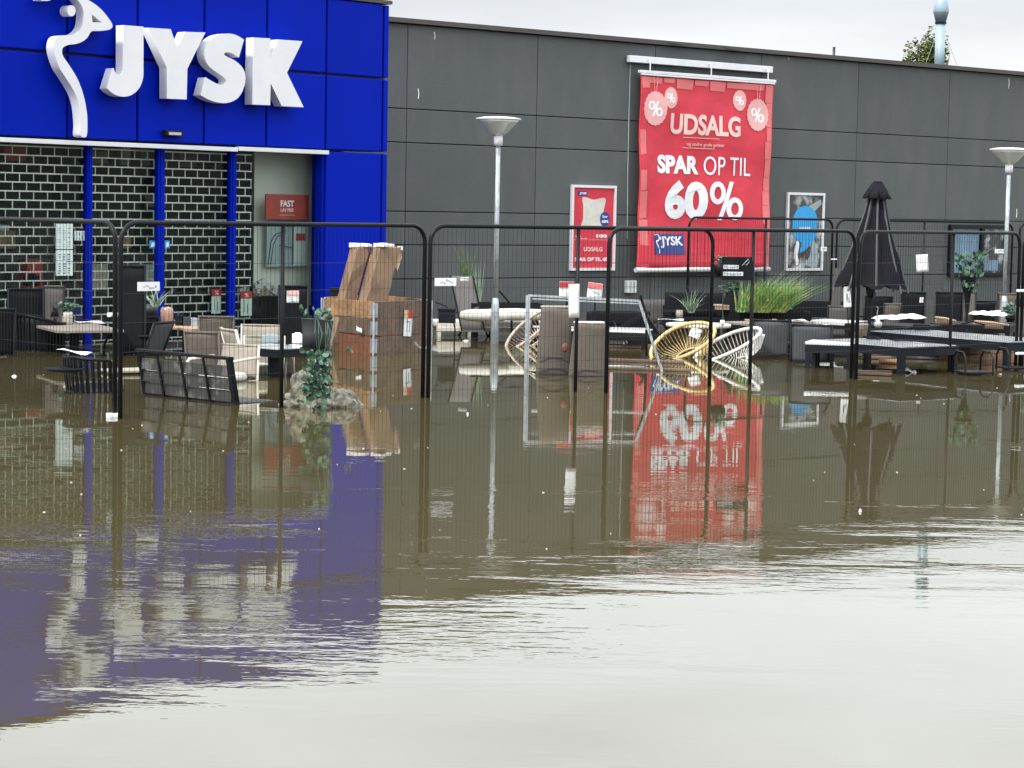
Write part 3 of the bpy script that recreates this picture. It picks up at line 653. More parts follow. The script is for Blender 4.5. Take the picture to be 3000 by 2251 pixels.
def framed(name, pL, pR, pT, pB, label):
    r, W, H = wall_item(GW, name, pL, pR, pT, pB, .0, label, 'poster')
    f = B(); t = .045
    f.box((W / 2, -.025, t / 2), (W, .05, t)); f.box((W / 2, -.025, H - t / 2), (W, .05, t)); f.box((t / 2, -.025, H / 2), (t, .05, H - 2 * t)); f.box((W - t / 2, -.025, H / 2), (t, .05, H - 2 * t)); f.obj('frame', M['alu'], r)
    return r, W, H, t
r, W, H, t = framed('framed_poster', 1669, 1799, 543, 793, 'aluminium framed red poster with a white pillow left of the banner')
q = B(); q.box((W / 2, -.012, H / 2), (W - 2 * t, .02, H - 2 * t)); q.obj('poster_sheet', M['red'], r)
def sh2(nm, loop, m, parent, y, d=.003):
    me = extrude_mesh(nm, [loop], d)
    for v in me.vertices: v.co.y += y
    return mobj(nm, me, m, parent)
def tx(nm, s_, parent, x0, x1, z0, z1, y, m, bold=0.):
    me = text_mesh(nm, s_, x0, x1, z0, z1, .003, bold)
    for v in me.vertices: v.co.y += y
    return mobj(nm, me, m, parent)
pil = catmull([(.26, .86), (.5, .83), (.76, .85), (.73, .7), (.72, .58), (.73, .505), (.5, .50), (.24, .505), (.27, .6), (.27, .75)], 4)
sh2('pillow_picture', [(p.x * W, p.y * H) for p in pil], M['cushion'], r, -.024)
ov = [(.76 + .11 * math.cos(a / 16 * 6.283), .605 + .088 * math.sin(a / 16 * 6.283)) for a in range(16)]
sh2('blue_roundel', [(x * W, y * H) for x, y in ov], M['navy'], r, -.028)
tx('lettering', 'Spar', r, .70 * W, .82 * W, .615 * H, .65 * H, -.032, M['print'], .02); tx('lettering', '60%', r, .69 * W, .84 * W, .56 * H, .595 * H, -.032, M['print'], .04)
q = B(); q.box((.25 * W, -.024, .90 * H), (.22 * W, .003, .055 * H)); q.obj('logo_block', M['navy'], r); tx('lettering', 'JYSK', r, .18 * W, .35 * W, .885 * H, .915 * H, -.026, M['print'], .05)
tx('lettering', '100', r, .58 * W, .82 * W, .385 * H, .425 * H, -.023, M['print'], .05)
tx('lettering', 'UDSALG', r, .30 * W, .72 * W, .225 * H, .275 * H, -.023, M['peach'], .03); tx('lettering', 'SPAR OP TIL 60%', r, .10 * W, .92 * W, .11 * H, .155 * H, -.023, M['print'], .04)
q = B(); q.box((W / 2, -.023, .36 * H), (W * .84, .003, .006)); q.box((.17 * W, -.023, .40 * H), (.12 * W, .003, .03)); q.box((.3 * W, -.023, .375 * H), (.16 * W, .003, .012)); q.obj('rule_line', M['pink'], r)
r, W, H, t = framed('framed_poster', 2300, 2409, 565, 793, 'aluminium framed dark poster with a bright blue teardrop right of the banner')
q = B(); q.box((W / 2, -.012, H / 2), (W - 2 * t, .02, H - 2 * t)); q.obj('poster_sheet', M['photo'], r)
td = catmull([(.50, .83), (.30, .79), (.17, .66), (.17, .50), (.28, .40), (.42, .35), (.38, .23), (.58, .29), (.78, .42), (.83, .58), (.80, .72), (.68, .80)], 4)
sh2('blue_teardrop', [(p.x * W, p.y * H) for p in td], M['sky'], r, -.024)
q = B()
for k, xx in enumerate((.37, .42, .47, .52, .57, .62)): q.box((xx * W, -.029, .545 * H), (.035 * W, .002, (.02 + .006 * (k % 2)) * H))
q.obj('small_print', M['print'], r)
sh2('pale_shape', [(p.x * W, p.y * H) for p in catmull([(.55, .07), (.85, .07), (.88, .2), (.78, .38), (.70, .38), (.66, .2)], 4)], M['inkgrey'], r, -.023)
sh2('pale_shape', [(p.x * W, p.y * H) for p in catmull([(.28, .08), (.36, .1), (.33, .2), (.36, .34), (.30, .38), (.24, .25)], 4)], M['print'], r, -.023)
sh2('pale_shape', [(.5 * W, .80 * H), (.9 * W, .92 * H), (.94 * W, .86 * H), (.7 * W, .74 * H)], M['inkgrey'], r, -.022)
r, W, H = wall_item(GW, 'meter_box', 1829, 1855, 822, 858, 0, 'small white utility box fixed low on the grey wall below the banner', 'box')
q = B(); q.box((W / 2, -.05, H / 2), (W, .1, H)); q.obj('casing', M['alu'], r, bevel=.008)
q = B(); q.box((W * .3, -.103, H * .5), (W * .08, .006, H * .8)); q.box((W * .65, -.103, H * .5), (W * .08, .006, H * .8)); q.obj('cover_groove', M['inkgrey'], r)

# ------------------------------------------------------------------ notices and stickers on the shop glass
def notice(pL, pR, pT, pB, off, label, kind=0, name='paper_notice', cat='notice'):
    r, W, H = wall_item(BW, name, pL, pR, pT, pB, off, label, cat)
    q = B(); q.box((W / 2, -.003, H / 2), (W, .004, H)); q.obj('sheet', M['notice'], r)
    q = B(); rr = random.Random(int(pL + pT))
    for c_ in range(3):
        for k in range(9):
            if rr.random() < .8: q.box(((.2 + .28 * c_) * W + rr.uniform(-.02, .02) * W, -.0065, (.1 + .09 * k) * H), (rr.uniform(.10, .2) * W, .002, rr.uniform(.02, .045) * H))
    q.obj('print_rows', M['inkgrey'] if kind == 0 else M['ink'], r)
notice(163, 213, 656, 730, -.185, 'pale green opening notice with columns of print, upper of two on the glass')
notice(163, 213, 733, 808, -.185, 'pale green notice with dark symbols, lower of two on the glass', 1)
notice(218, 247, 677, 705, -.185, 'small grey sticker on the glass just right of the tall notices', 1, 'window_sticker', 'sticker')
for (a, b_, lb) in ((437, 459, 'small blue and white sticker on glass left of the middle blue mullion'), (482, 497, 'small blue and white sticker on glass right of the middle blue mullion')):
    r, W, H = wall_item(BW, 'window_sticker', a, b_, 705, 728, -.185, lb, 'sticker')
    q = B(); q.box((W / 2, -.003, H / 2), (W, .004, H)); q.obj('backing', M['sky'], r)
    sh2('white_mark', [(.2 * W, .15 * H), (.8 * W, .3 * H), (.7 * W, .8 * H), (.3 * W, .7 * H)], M['print'], r, -.006, .002)
r, W, H = wall_item(BW, 'hanging_sign', 777, 903, 570, 643, -.40, 'dark red sign reading FAST LAV PRIS hanging inside the shop window', 'sign')
q = B(); q.box((W / 2, 0, H / 2), (W, .02, H)); q.obj('board', M['redsign'], r)
tx('lettering', 'FAST', r, .34 * W, .65 * W, .50 * H, .76 * H, -.011, M['print'], .03); tx('lettering', 'LAV PRIS', r, .34 * W, .64 * W, .30 * H, .44 * H, -.011, M['peach'], .03)
q = B(); q.box((.5 * W, -.012, .17 * H), (.36 * W, .003, .02 * H)); q.obj('rule_line', M['pink'], r)
r, W, H = wall_item(BW, 'display_board', 779, 902, 650, 782, -.54, 'pale display board with clothes hanger drawing behind the shop glass', 'display board')
q = B(); q.box((W / 2, 0, H / 2), (W, .02, H)); q.obj('board', M['inkgrey'], r)
q = B(); q.tube([(.04 * W, -.015, .05 * H), (.10 * W, -.015, .55 * H), (.2 * W, -.015, .72 * H), (.45 * W, -.015, .8 * H)], .008, 6); q.tube([(.1 * W, -.015, .05 * H), (.16 * W, -.015, .5 * H), (.26 * W, -.015, .68 * H), (.45 * W, -.015, .74 * H)], .006, 6); q.bar((.62 * W, -.016, .05 * H), (.62 * W, -.016, 1.0 * H), .02, .012); q.bar((.3 * W, -.016, .48 * H), (.62 * W, -.016, .42 * H), .012, .012); q.obj('hanger_drawing', M['ink'], r)
q = B(); q.box((.8 * W, -.014, .5 * H), (.36 * W, .006, .96 * H)); q.obj('pale_panel', M['notice'], r)
q = B(); q.box((.8 * W, -.02, .66 * H), (.22 * W, .006, .16 * H)); q.obj('red_card', M['redtag'], r)
for (a, b_, t_, bo, lb) in ((619, 647, 847, 919, 'red-topped white price card in the window left of the right mullion'), (705, 737, 854, 926, 'red-topped white price card in the window right of the right mullion')):
    r, W, H = wall_item(BW, 'price_card', a, b_, t_, bo, -.27, lb, 'price card', 'price cards hanging in the shop window')
    q = B(); q.box((W / 2, 0, H * .35), (W, .01, H * .7)); q.obj('card', M['notice'], r)
    q = B(); q.box((W / 2, -.001, H * .85), (W * 1.04, .012, H * .3)); q.obj('header', M['redtag'], r)
    tx('lettering', '%', r, .3 * W, .7 * W, .76 * H, .93 * H, -.01, M['peach'], .03)
    q = B(); q.box((.62 * W, -.007, .3 * H), (.06 * W, .002, .4 * H)); q.box((.3 * W, -.007, .4 * H), (.04 * W, .002, .5 * H)); q.obj('price_print', M['ink'], r)
# display heap inside window at right
rr = random.Random(11)
for k, (px, py, m, lb, wd, hg) in enumerate(((770, 900, 'blackmatt', 'dark storage box in the flooded window display, left of the heap', .55, .42), (665, 905, 'charcoal', 'dark grey box in the window display behind the right mullion', .4, .5), (905, 935, 'charmetal', 'dark cabinet end in the window display beside the right jamb', .25, .55))):
    s_, z_ = BW.hit(px, py, -.46); r = thing('display_box', BW.P(s_, -.45, -.46), BW.psi, lb, 'box', 'dark boxes in the window display')
    q = B(); q.box((0, 0, (z_ + .45 + hg * .3) / 2), (wd, .2, z_ + .45 + hg * .3)); q.obj('carton', M[m], r, bevel=.01)
    q = B(); q.box((0, 0, z_ + .45 + hg * .3 + .01), (wd + .03, .22, .03)); q.obj('lid', M['charmetal'], r)
s_, z_ = BW.hit(765, 862, -.44); r = thing('twig_heap', BW.P(s_, z_, -.44), BW.psi, 'heap of pale twigs and packaging on top of the window display', 'display heap')
q = B()
for k in range(46):
    a = rr.uniform(-.35, .35); q.tube([(a, rr.uniform(-.05, .08), rr.uniform(-.18, .12)), (a + rr.uniform(-.15, .2), rr.uniform(-.05, .05), rr.uniform(-.2, .16))], rr.uniform(.004, .012), 5)
q.obj('twigs', M['ply'], r); 
q = B()
for k in range(8): q.box((rr.uniform(-.45, .3), 0, rr.uniform(-.12, .16)), (rr.uniform(.06, .16), .06, rr.uniform(.03, .08)), 0, Matrix.Rotation(rr.uniform(-.5, .5), 4, 'Y'))
q.obj('wrapping', M['foil'], r)

# ------------------------------------------------------------------ lamp posts
def lamp(px, py, top, label, sc=1.):
    p = at(px, py); r = thing('street_lamp', (p.x, p.y, -.45), 0, label, 'street lamp', 'grey post-top lamps before the shop')
    h = top + .45
    q = B(); q.lathe([(.054, 0), (.054, .93), (.050, .97), (.036, 1.06)], 16); q.obj('post_base', M['galv'], r, True)
    q = B(); q.lathe([(.033, 1.05), (.030, h - .34)], 14); q.obj('post', M['galv'], r, True)
    q = B(); q.lathe([(.058, h - .36), (.058, h - .23)], 18); q.obj('collar', M['white'], r, True)
    q = B(); q.lathe([(.07, h - .23), (.12, h - .19), (.24, h - .06), (.27, h - .03)], 28); q.obj('lamp_diffuser', M['alu'], r, True)
    q = B(); q.lathe([(.27, h - .03), (.295, h - .02), (.295, h - .008), (.2, h + .01), (.05, h + .018)], 28); q.obj('lamp_shade', M['white'], r, True)
lamp(1449, 1009, 2.96, 'grey street lamp with round dish head standing left of the red posters')
lamp(2938, 986, 2.81, 'grey street lamp with round dish head at the right edge')

# ------------------------------------------------------------------ temporary fence
def fence(a, b, ztop, label, zb_=-.43, mids=(.5,), plates=(), rr_=.021, wire=True):
    a = Vector((a[0], a[1], 0)); b = Vector((b[0], b[1], 0)); L = (b - a).length; psi = math.atan2(b.y - a.y, b.x - a.x)
    r = thing('temporary_fence', (a.x, a.y, zb_), psi, label, 'fence panel', 'black steel temporary fence panels'); h = ztop - zb_; rc = .16
    def arc(cx, cz, a0_, a1_): return [(cx + rc * math.cos(a0_ + (a1_ - a0_) * k / 6), 0, cz + rc * math.sin(a0_ + (a1_ - a0_) * k / 6)) for k in range(7)]
    pts = [(0, 0, 0)] + arc(rc, h - rc, math.pi, math.pi / 2) + arc(L - rc, h - rc, math.pi / 2, 0) + [(L, 0, 0)]
    q = B(); q.tube(pts, rr_, 10); q.obj('frame', M['black'], r, True)
    for m_ in mids:
        q = B(); q.tube([(L * m_, .0, 0), (L * m_, .0, h - .01)], rr_ * .9, 8); q.obj('post', M['black'], r, True)
    q = B(); n = int(L / .05)
    for k in range(1, n):
        x = L * k / n; e_ = min(x, L - x); hh = h - (rc - math.sqrt(max(0, rc * rc - (rc - min(e_, rc)) ** 2))) - .01
        q.tube([(x, .012, .1), (x, .012, hh)], .0017, 3)
    for k in range(7): q.tube([(.01, .016, .25 + k * (h - .35) / 7), (L - .01, .016, .25 + k * (h - .35) / 7)], .0019, 3)
    if wire: q.obj('wire_mesh', M['black'], r, kind='stuff')
    for (u_, z_, w_, h_) in plates:
        q = B(); q.box((u_ * L, -.03, z_ - zb_), (w_, .006, h_)); pl = q.obj('name_plate', M['print'], r)
        q = B(); rn = random.Random(int(u_ * 99))
        for i in range(7): q.box((u_ * L + (i - 2.5) * w_ * .09, -.035, z_ - zb_ + rn.uniform(-.2, .25) * h_), (w_ * .06, .002, h_ * rn.uniform(.08, .3)))
        q.obj('plate_print', M['inkgrey'], pl)
    q = B(); q.box((.0, 0, .03), (.22, .5, .1)); q.obj('foot_block', M['blackmatt'], r, bevel=.02)
    return r
A2 = at(336, 1222); B1 = at(352, 1227); B2 = at(1238, 1165); C1 = at(1254, 1166); C2 = at(2078, 1131); D1 = at(1776, 1153); D2 = at(2493, 1109); E1 = at(2507, 1112); E2 = at(2975, 1076)
dA = (A2 - B2).normalized(); A1 = A2 + (A2 - B2).normalized() * 3.45
A1 = Vector((-5.72, 20.6, 0)); 
def zt_at(p, py, px): # height seen at that pixel at distance p.y
    return HC + ray(px, py).z / ray(px, py).y * p.y
fence(A1, A2, 1.615, 'black temporary fence panel at the far left, cut by the photo edge', plates=(), mids=())
fence(B1, B2, 1.615, 'black temporary fence panel before the bench and the wooden crate', plates=((.075, 1.09, .225, .075),))
fence(C1, C2, 1.615, 'black temporary fence panel crossed by the left lamp post', plates=((.045, 1.09, .24, .075),))
fence(D1 + Vector((0, .06, 0)), D2, 1.61, 'black temporary fence panel carrying the small black sign, right of the yellow chair', mids=(.56,))
fence(E1, E2, 1.605, 'black temporary fence panel before the closed parasol and long table', mids=(.56,))
dE = (E2 - E1).normalized(); fence(E2 + dE * .1, E2 + dE * 3.5, 1.6, 'black temporary fence panel starting at the right photo edge', plates=())
def ptd(px, dep): return Vector((ray(px, 620).x / ray(px, 620).y * dep, dep, 0))
fence(ptd(2020, 35.9), ptd(2441, 38.1), 1.69, 'rear black fence panel in front of the banner foot', mids=(.52,), plates=((.93, 1.18, .16, .075),))
fence(ptd(2454, 38.1), ptd(2969, 39.2), 1.69, 'rear black fence panel behind the closed parasol', mids=(.49,), plates=((.93, 1.18, .24, .075),))
fence(ptd(2990, 39.0), ptd(2990, 39.0) + Vector((3.2, 1.4, 0)), 1.69, 'rear black fence panel at the right photo edge')
# clamps
for (px, py, w_, h_, lb) in ((333, 923, .10, .035, 'white fence clamp joining the two left panels, upper'), (330, 1221, .10, .06, 'white fence clamp at the water joining the two left panels'), (2443, 760, .10, .02, 'small pale clamp joining the two rear fence panels'), (2993, 852, .12, .03, 'white fence clamp high on the panels at right edge'), (2990, 1036, .12, .03, 'white fence clamp low on the panels at right edge')):
    dep = {333: 18.2, 330: 18.15, 2443: 38.0, 2993: 25.9, 2990: 25.8}[px] - .06; p = atd(px, py, dep)
    q = B(); q.box((0, 0, 0), (w_, .05, h_)); q.box((-w_ * .3, -.03, 0), (.02, .02, h_ * .7)); q.box((w_ * .3, -.03, 0), (.02, .02, h_ * .7)); tag(q.obj('fence_clamp', M['print'], None, bevel=.004, loc=p, rz=.5), lb, 'clamp', 'white clamps on the fence')
# chain at the crate corner
q = B(); p0 = atd(1232, 1000, 20.75)
for k in range(12):
    u_ = k / 11; cx, cz = -.045 + u_ * .15, -.045 + .05 * (2 * u_ - 1) ** 2 - .02
    ring = [(cx + .009 * math.cos(t_), (.008 * math.sin(t_) if k % 2 else 0), cz + (.007 * math.sin(t_) if not k % 2 else 0.003 * math.sin(t_))) for t_ in [i / 8 * 6.283 for i in range(8)]]
    q.tube(ring, .0028, 5, closed=True)
tag(q.obj('chain', M['galv'], None, loc=p0 + Vector((0, -.05, 0))), 'steel chain looped round the fence posts beside the wooden crate', 'chain')

# ------------------------------------------------------------------ furniture builders
GZ = -.43
def chair(px, py, label, yaw=0., w=.5, h=.9, d=.5, m='sling', fm='black', arms=True, tilt=.18, curve=.05, cat='chair', group=None, name='garden_chair', seat=True, cush=None, zt=None, pitch=0., roll=0., seath=.42, ztop=None):
    "px,py: photo pixel of the middle of the back's top edge"
    z_ = (h + GZ) if ztop is None else ztop
    p = at(px, py, z_); yw = R(yaw)
    # back top sits at local (0, -d/2 - tilt*..., h)
    lean = (h - seath) * math.tan(tilt)
    off = Matrix.Rotation(yw, 3, 'Z') @ Vector((0, -d / 2 - lean, 0))
    r = thing(name, (p.x - off.x, p.y - off.y, z_ - h), yw, label, cat, group, pitch, roll)
    y0 = -d / 2
    q = B(); q.grid(lambda u, v: ((u - .5) * w * (1 - .06 * (1 - v)), y0 - lean * v - curve * (1 - (2 * u - 1) ** 2) , seath + .03 + v * (h - seath - .03) - .02 * (1 - (2 * u - 1) ** 2) * v), 8, 8, .022)
    q.obj('backrest', M[m], r, True)
    if seat:
        q = B(); q.grid(lambda u, v: ((u - .5) * w, y0 + v * d, seath - .02 * math.sin(math.pi * u)), 6, 6, .02); q.obj('seat', M[m], r, True)
    for s_ in (-1, 1):
        q = B(); q.tube([(s_ * w / 2, y0 - lean, h + .005), (s_ * w / 2, y0, seath), (s_ * w * .5, y0 - .04, 0)], .014, 8); q.obj('leg', M[fm], r, True)
        q = B(); q.tube([(s_ * w / 2, d / 2, seath - .01), (s_ * w / 2, d / 2 + .02, 0)], .014, 8); q.obj('leg', M[fm], r, True)
        q = B(); q.tube([(s_ * w / 2, y0, seath), (s_ * w / 2, d / 2, seath - .01)], .014, 8); q.obj('side_rail', M[fm], r, True)
        if arms:
            q = B(); q.tube([(s_ * (w / 2 + .02), y0 - lean * .5, seath + .24), (s_ * (w / 2 + .03), -.05, seath + .235), (s_ * (w / 2 + .03), d / 2 - .06, seath + .22), (s_ * (w / 2 + .03), d / 2 - .005, seath + .16), (s_ * (w / 2 + .02), d / 2 + .02, seath - .02)], .015, 8); q.obj('armrest', M[fm], r, True)
    q = B(); q.grid(lambda u, v: ((u - .5) * w, y0 - lean - curve * (1 - (2 * u - 1) ** 2) * .9 - .012 + v * .034, h + .004 + .002 * v), 8, 1, .02); q.obj('top_rail', M[fm] if m in ('sling', 'charcoal') else M[m], r, True)
    if cush:
        q = B(); q.lathe([(.02, seath + .0), (w * .46, seath + .01), (w * .5, seath + .045), (w * .46, seath + .085), (.02, seath + .1)], 20); q.obj('cushion', M[cush], r, True)
    return r
def table(Fp, dl, ll, dr, lr, label, h=.74, top='greytop', leg='charmetal', th=.035, apron=.07, legs=4, name='garden_table', lw=.07, slats=0, z=None):
    "Fp front corner (x,y); dl,dr unit directions to left / right corner"
    dl = Vector((*dl, 0)).normalized(); psi = math.atan2(dl.y, dl.x) ; dr = Vector((-dl.y, dl.x, 0))
    if dr.dot(Vector((1, .8, 0))) < 0: dr = -dr
    sg_ = 1 if dr.dot(Vector((-dl.y, dl.x, 0))) > 0 else -1
    zt_ = (h + GZ) if z is None else z
    r = thing(name, (Fp[0], Fp[1], zt_ - h), psi, label, 'table')
    if slats:
        for k in range(slats):
            a = lr * k / slats + .004; b_ = lr * (k + 1) / slats - .004; q = B(); q.box((ll / 2, sg_ * (a + b_) / 2, h - th / 2), (ll, b_ - a, th)); q.obj('slat', M[top], r, bevel=.003)
    else:
        if top == 'greytop':
            q = B(); q.box((ll / 2, sg_ * lr / 2, h - th / 2 - .003), (ll, lr, th - .006)); q.obj('table_frame', M[leg], r, bevel=.004)
            q = B(); q.box((ll / 2, sg_ * lr / 2, h - .004), (ll - .05, lr - .05, .010)); q.obj('tabletop', M[top], r)
        else: q = B(); q.box((ll / 2, sg_ * lr / 2, h - th / 2), (ll, lr, th)); q.obj('tabletop', M[top], r, bevel=.006)
    if apron:
        q = B(); i_ = .012; hh = h - th - apron / 2 - .002
        q.box((ll / 2, sg_ * i_, hh), (ll - .002, .024, apron)); q.box((ll / 2, sg_ * (lr - i_), hh), (ll - .002, .024, apron)); q.box((i_, sg_ * lr / 2, hh), (.024, lr - .05, apron)); q.box((ll - i_, sg_ * lr / 2, hh), (.024, lr - .05, apron)); q.obj('apron', M[leg], r)
    if legs == 4:
        for a in (lw / 2 + .003, ll - lw / 2 - .003):
            for b_ in (lw / 2 + .003, lr - lw / 2 - .003):
                q = B(); q.box((a, sg_ * b_, (h - th) / 2 - .004), (lw - .006, lw - .006, h - th - .01)); q.obj('leg', M[leg], r, bevel=.003)
    else:
        for a in ([ll / 2] if legs == 1 else [ll * .3, ll * .7]):
            q = B(); q.box((a, sg_ * lr / 2, h / 2 - .02), (.09, .09, h - .04)); q.obj('pedestal', M[leg], r)
            q = B(); q.box((a, sg_ * lr / 2, .015), (.4, .4, .03)); q.obj('base_plate', M[leg], r)
    return r
def sheet(px, py, z, w_, d_, rz, label, m='paper', cat='leaflet', bend=.01, name='leaflet', tiltx=0., tilty=0., stripe=None):
    p = at(px, py, z); r = thing(name, (p.x, p.y, z + .004), rz, label, cat, None, tiltx, tilty)
    q = B(); q.grid(lambda u, v: ((u - .5) * w_, (v - .5) * d_, bend * math.sin(u * 5) * math.sin(v * 4 + 1) + .004), 8, 6, .002); q.obj('sheet', M[m], r, True)
    if stripe:
        q = B(); q.grid(lambda u, v: ((u - .5) * w_ * .98, (v * .36 + .13) * d_, bend * math.sin(u * 5) * math.sin((v * .36 + .63) * 4 + 1) + .0065), 6, 3, .001); q.obj('printed_band', M[stripe], r)
    return r
def card(px, py, dep, w_, h_, label, m='paper', head=None, rz=0., ry=0., rx=0., cat='price card', name='price_card', marks=True):
    "upright card centred on the pixel at given depth"
    p = atd(px, py, dep); r = thing(name, p, rz, label, cat, None, rx, ry)
    q = B(); q.grid(lambda u, v: ((u - .5) * w_, .008 * math.sin(v * 4 + u), (v - .5) * h_), 4, 5, .003); q.obj('card', M[m], r, True)
    if head:
        q = B(); q.box((0, -.004, h_ * .33), (w_ * 1.0, .012, h_ * .32)); q.obj('header', M[head], r)
    if marks:
        q = B(); rn = random.Random(int(px))
        for i in range(3): q.box((rn.uniform(-.25, .25) * w_, -.008, (-.35 + i * .15) * h_), (w_ * rn.uniform(.2, .5), .003, h_ * .05))
        q.obj('print_rows', M['inkgrey'], r)
    return r

# --- left group ----------------------------------------------------
chair(-22, 905, 'dark grey sling armchair cut off by the left photo edge', 20, .5, .98, m='charcoal', fm='charmetal', tilt=.2)
p = at(108, 1030); r = thing('basket_chair', (p.x, p.y + .25, GZ), R(-10), 'black vertical-ribbed tub chair with high rounded back under the left table', 'chair')
def tub(u, v): a = R(188 + 164 * u); k_ = 1 + .10 * v; return (.29 * k_ * math.cos(a), .27 * k_ * math.sin(a), .40 + v * (.36 + .12 * math.sin(math.pi * min(1, u * 1.1)) * (1 - u * .6)))
q = B(); q.grid(tub, 24, 4, .02); q.obj('shell', M['blackmatt'], r, True)
for k in range(14): q = B(); q.tube([Vector(tub((k + .5) / 14, v / 3)) * 1.0 + Vector((tub((k + .5) / 14, 0)[0] * .05, tub((k + .5) / 14, 0)[1] * .05, 0)) for v in range(4)], .007, 5); q.obj('rib', M['black'], r)
q = B(); q.tube([tub(k / 20, 1.0) for k in range(21)], .016, 8); q.obj('rim', M['black'], r, True)
q = B(); q.lathe([(.05, .40), (.27, .40), (.28, .44), (.24, .46), (.02, .45)], 20); q.obj('seat', M['blackmatt'], r, True)
for a in (45, 135, 225, 315): q = B(); q.tube([(.2 * math.cos(R(a)), .2 * math.sin(R(a)), .41), (.24 * math.cos(R(a)), .24 * math.sin(R(a)), 0)], .012, 8); q.obj('leg', M['black'], r, True)
chair(78, 846, 'tall dark grey high-back chair with a red and white leaflet on it', 18, .42, 1.16, m='charcoal', fm='charmetal', arms=False, tilt=.12, curve=.01)
chair(158, 838, 'brownish grey high-back chair half behind the dark tall one', 10, .24, 1.20, m='wickergrey', fm='charmetal', arms=False, tilt=.1, curve=.01)
p = at(92, 840, .72); q = B(); q.lathe([(.05, -.16), (.12, -.14), (.13, -.02), (.10, .06), (.03, .09)], 18)
pp = atd(92, 838, 27.4); r = thing('garden_lantern', (pp.x, pp.y, GZ), 0, 'dark dome-shaped garden lantern standing behind the tall grey chair', 'lantern')
q = B(); q.lathe([(.02, 1.12), (.10, 1.14), (.115, 1.20), (.10, 1.26), (.03, 1.29)], 18); q.obj('dome', M['charcoal'], r, True); q = B(); q.tube([(0, 0, 0), (0, 0, 1.13)], .015, 8); q.obj('stand', M['charmetal'], r)
T1 = table((at(168, 968, .31).x, at(168, 968, .31).y), (-.44, .9), 1.5, (1, 0), .78, 'greyed wooden dining table at left with a black plant pot', top='tabletop', leg='blackmatt', legs=1, apron=0)
card(79, 905, at(79, 935, .31).y - .2, .17, .24, 'crumpled red and white leaflet hanging on the tall dark chair', head='redtag', rz=.5, ry=.25, cat='leaflet', name='leaflet', marks=False)
def plant_pot(px, py, z, r_, h_, label, m='pot', cat='plant pot', leaf='leafpale', fr=(.2, .15, .08), fz=.05, n=120, ls=.05, fx=0., name='potted_plant', taper=.8, seed=1, single=False):
    p = at(px, py, z); r = thing(name, (p.x, p.y, z), 0, label, cat)
    q = B(); q.lathe([(r_ * taper, 0), (r_ * taper, h_ * .45), (r_, h_ * .47), (r_, h_), (r_ * .9, h_), (r_ * .88, h_ * .9), (.01, h_ * .88)], 22); q.obj('pot', M[m], r, True)
    lf = leafy(n, fr, ls, seed); lf.v = [(v[0] + fx, v[1], v[2] + h_ + fz) for v in lf.v]
    if n: lf.obj('foliage', M[leaf], r, kind='stuff')
    return r
plant_pot(161, 950, .31, .085, .195, 'black pot of pale round-leaved plant on the left wooden table', fr=(.20, .13, .06), fz=.03, n=170, ls=.05, fx=.07)
q = B(); q.lathe([(.055, 0), (.063, .02), (.066, .10), (.05, .125), (.055, .15), (.045, .155)], 18); p = at(198, 951, .31)
r = thing('jar', (p.x, p.y, .31), 0, 'small beige lidded jar beside the black pot on left table', 'jar'); q.obj('body', M['jar'], r, True); q = B(); q.lathe([(.058, .12), (.058, .145)], 18); q.obj('rim', M['paper'], r)
sheet(262, 945, .31, .32, .42, .35, 'white open leaflet lying on the right end of left wooden table')
sheet(112, 943, .31, .2, .14, .2, 'folded white sheet behind the pot on the left wooden table')
# slatted black chair
p = at(268, 1150, 0); r = thing('slatted_chair', (p.x, p.y + .25, GZ), R(-28), 'glossy black chair with curved slatted back tipped behind the fence corner', 'chair', None, R(6), R(2))
def arcp(u, z, rad=.27): a = R(200 + 140 * u); return (rad * math.cos(a), rad * math.sin(a) * .9, z)
for k in range(13):
    u = k / 12; q = B(); x, y, _ = arcp(u, 0); zt_ = .78 - .06 * abs(u - .5); q.bar((x, y, .40), (x * 1.06, y * 1.1, zt_), .034, .012, Vector((x, y, 0))); q.obj('back_slat', M['black'], r)
q = B(); q.tube([tuple(Vector(arcp(k / 16, .79 - .06 * abs(k / 16 - .5), .29))) for k in range(17)], .016, 8); q.obj('back_rail', M['black'], r, True); q = B(); q.tube([arcp(k / 16, .42) for k in range(17)], .014, 8); q.obj('seat_rail', M['black'], r, True)
q = B(); q.lathe([(.05, .425), (.25, .43), (.27, .45), (.25, .465), (.02, .46)], 20); q.obj('seat', M['black'], r, True)
for a in (45, 135, 225, 315):
    q = B(); q.tube([(.2 * math.cos(R(a)), .2 * math.sin(R(a)), .43), (.25 * math.cos(R(a)), .25 * math.sin(R(a)), 0)], .014, 8); q.obj('leg', M['black'], r, True)
sheet(218, 1032, .37, .30, .16, -.3, 'white leaflet draped over the slatted black chair', tilty=.12)
p = at(190, 1058, .3); q = B(); q.lathe([(.02, 0), (.15, .005), (.19, .03), (.185, .035), (.02, .02)], 20); tag(q.obj('chair_shell', M['charmetal'], None, True, loc=(p.x, p.y, .2)), 'dark shallow chair seat shell left of the slatted chair', 'seat')
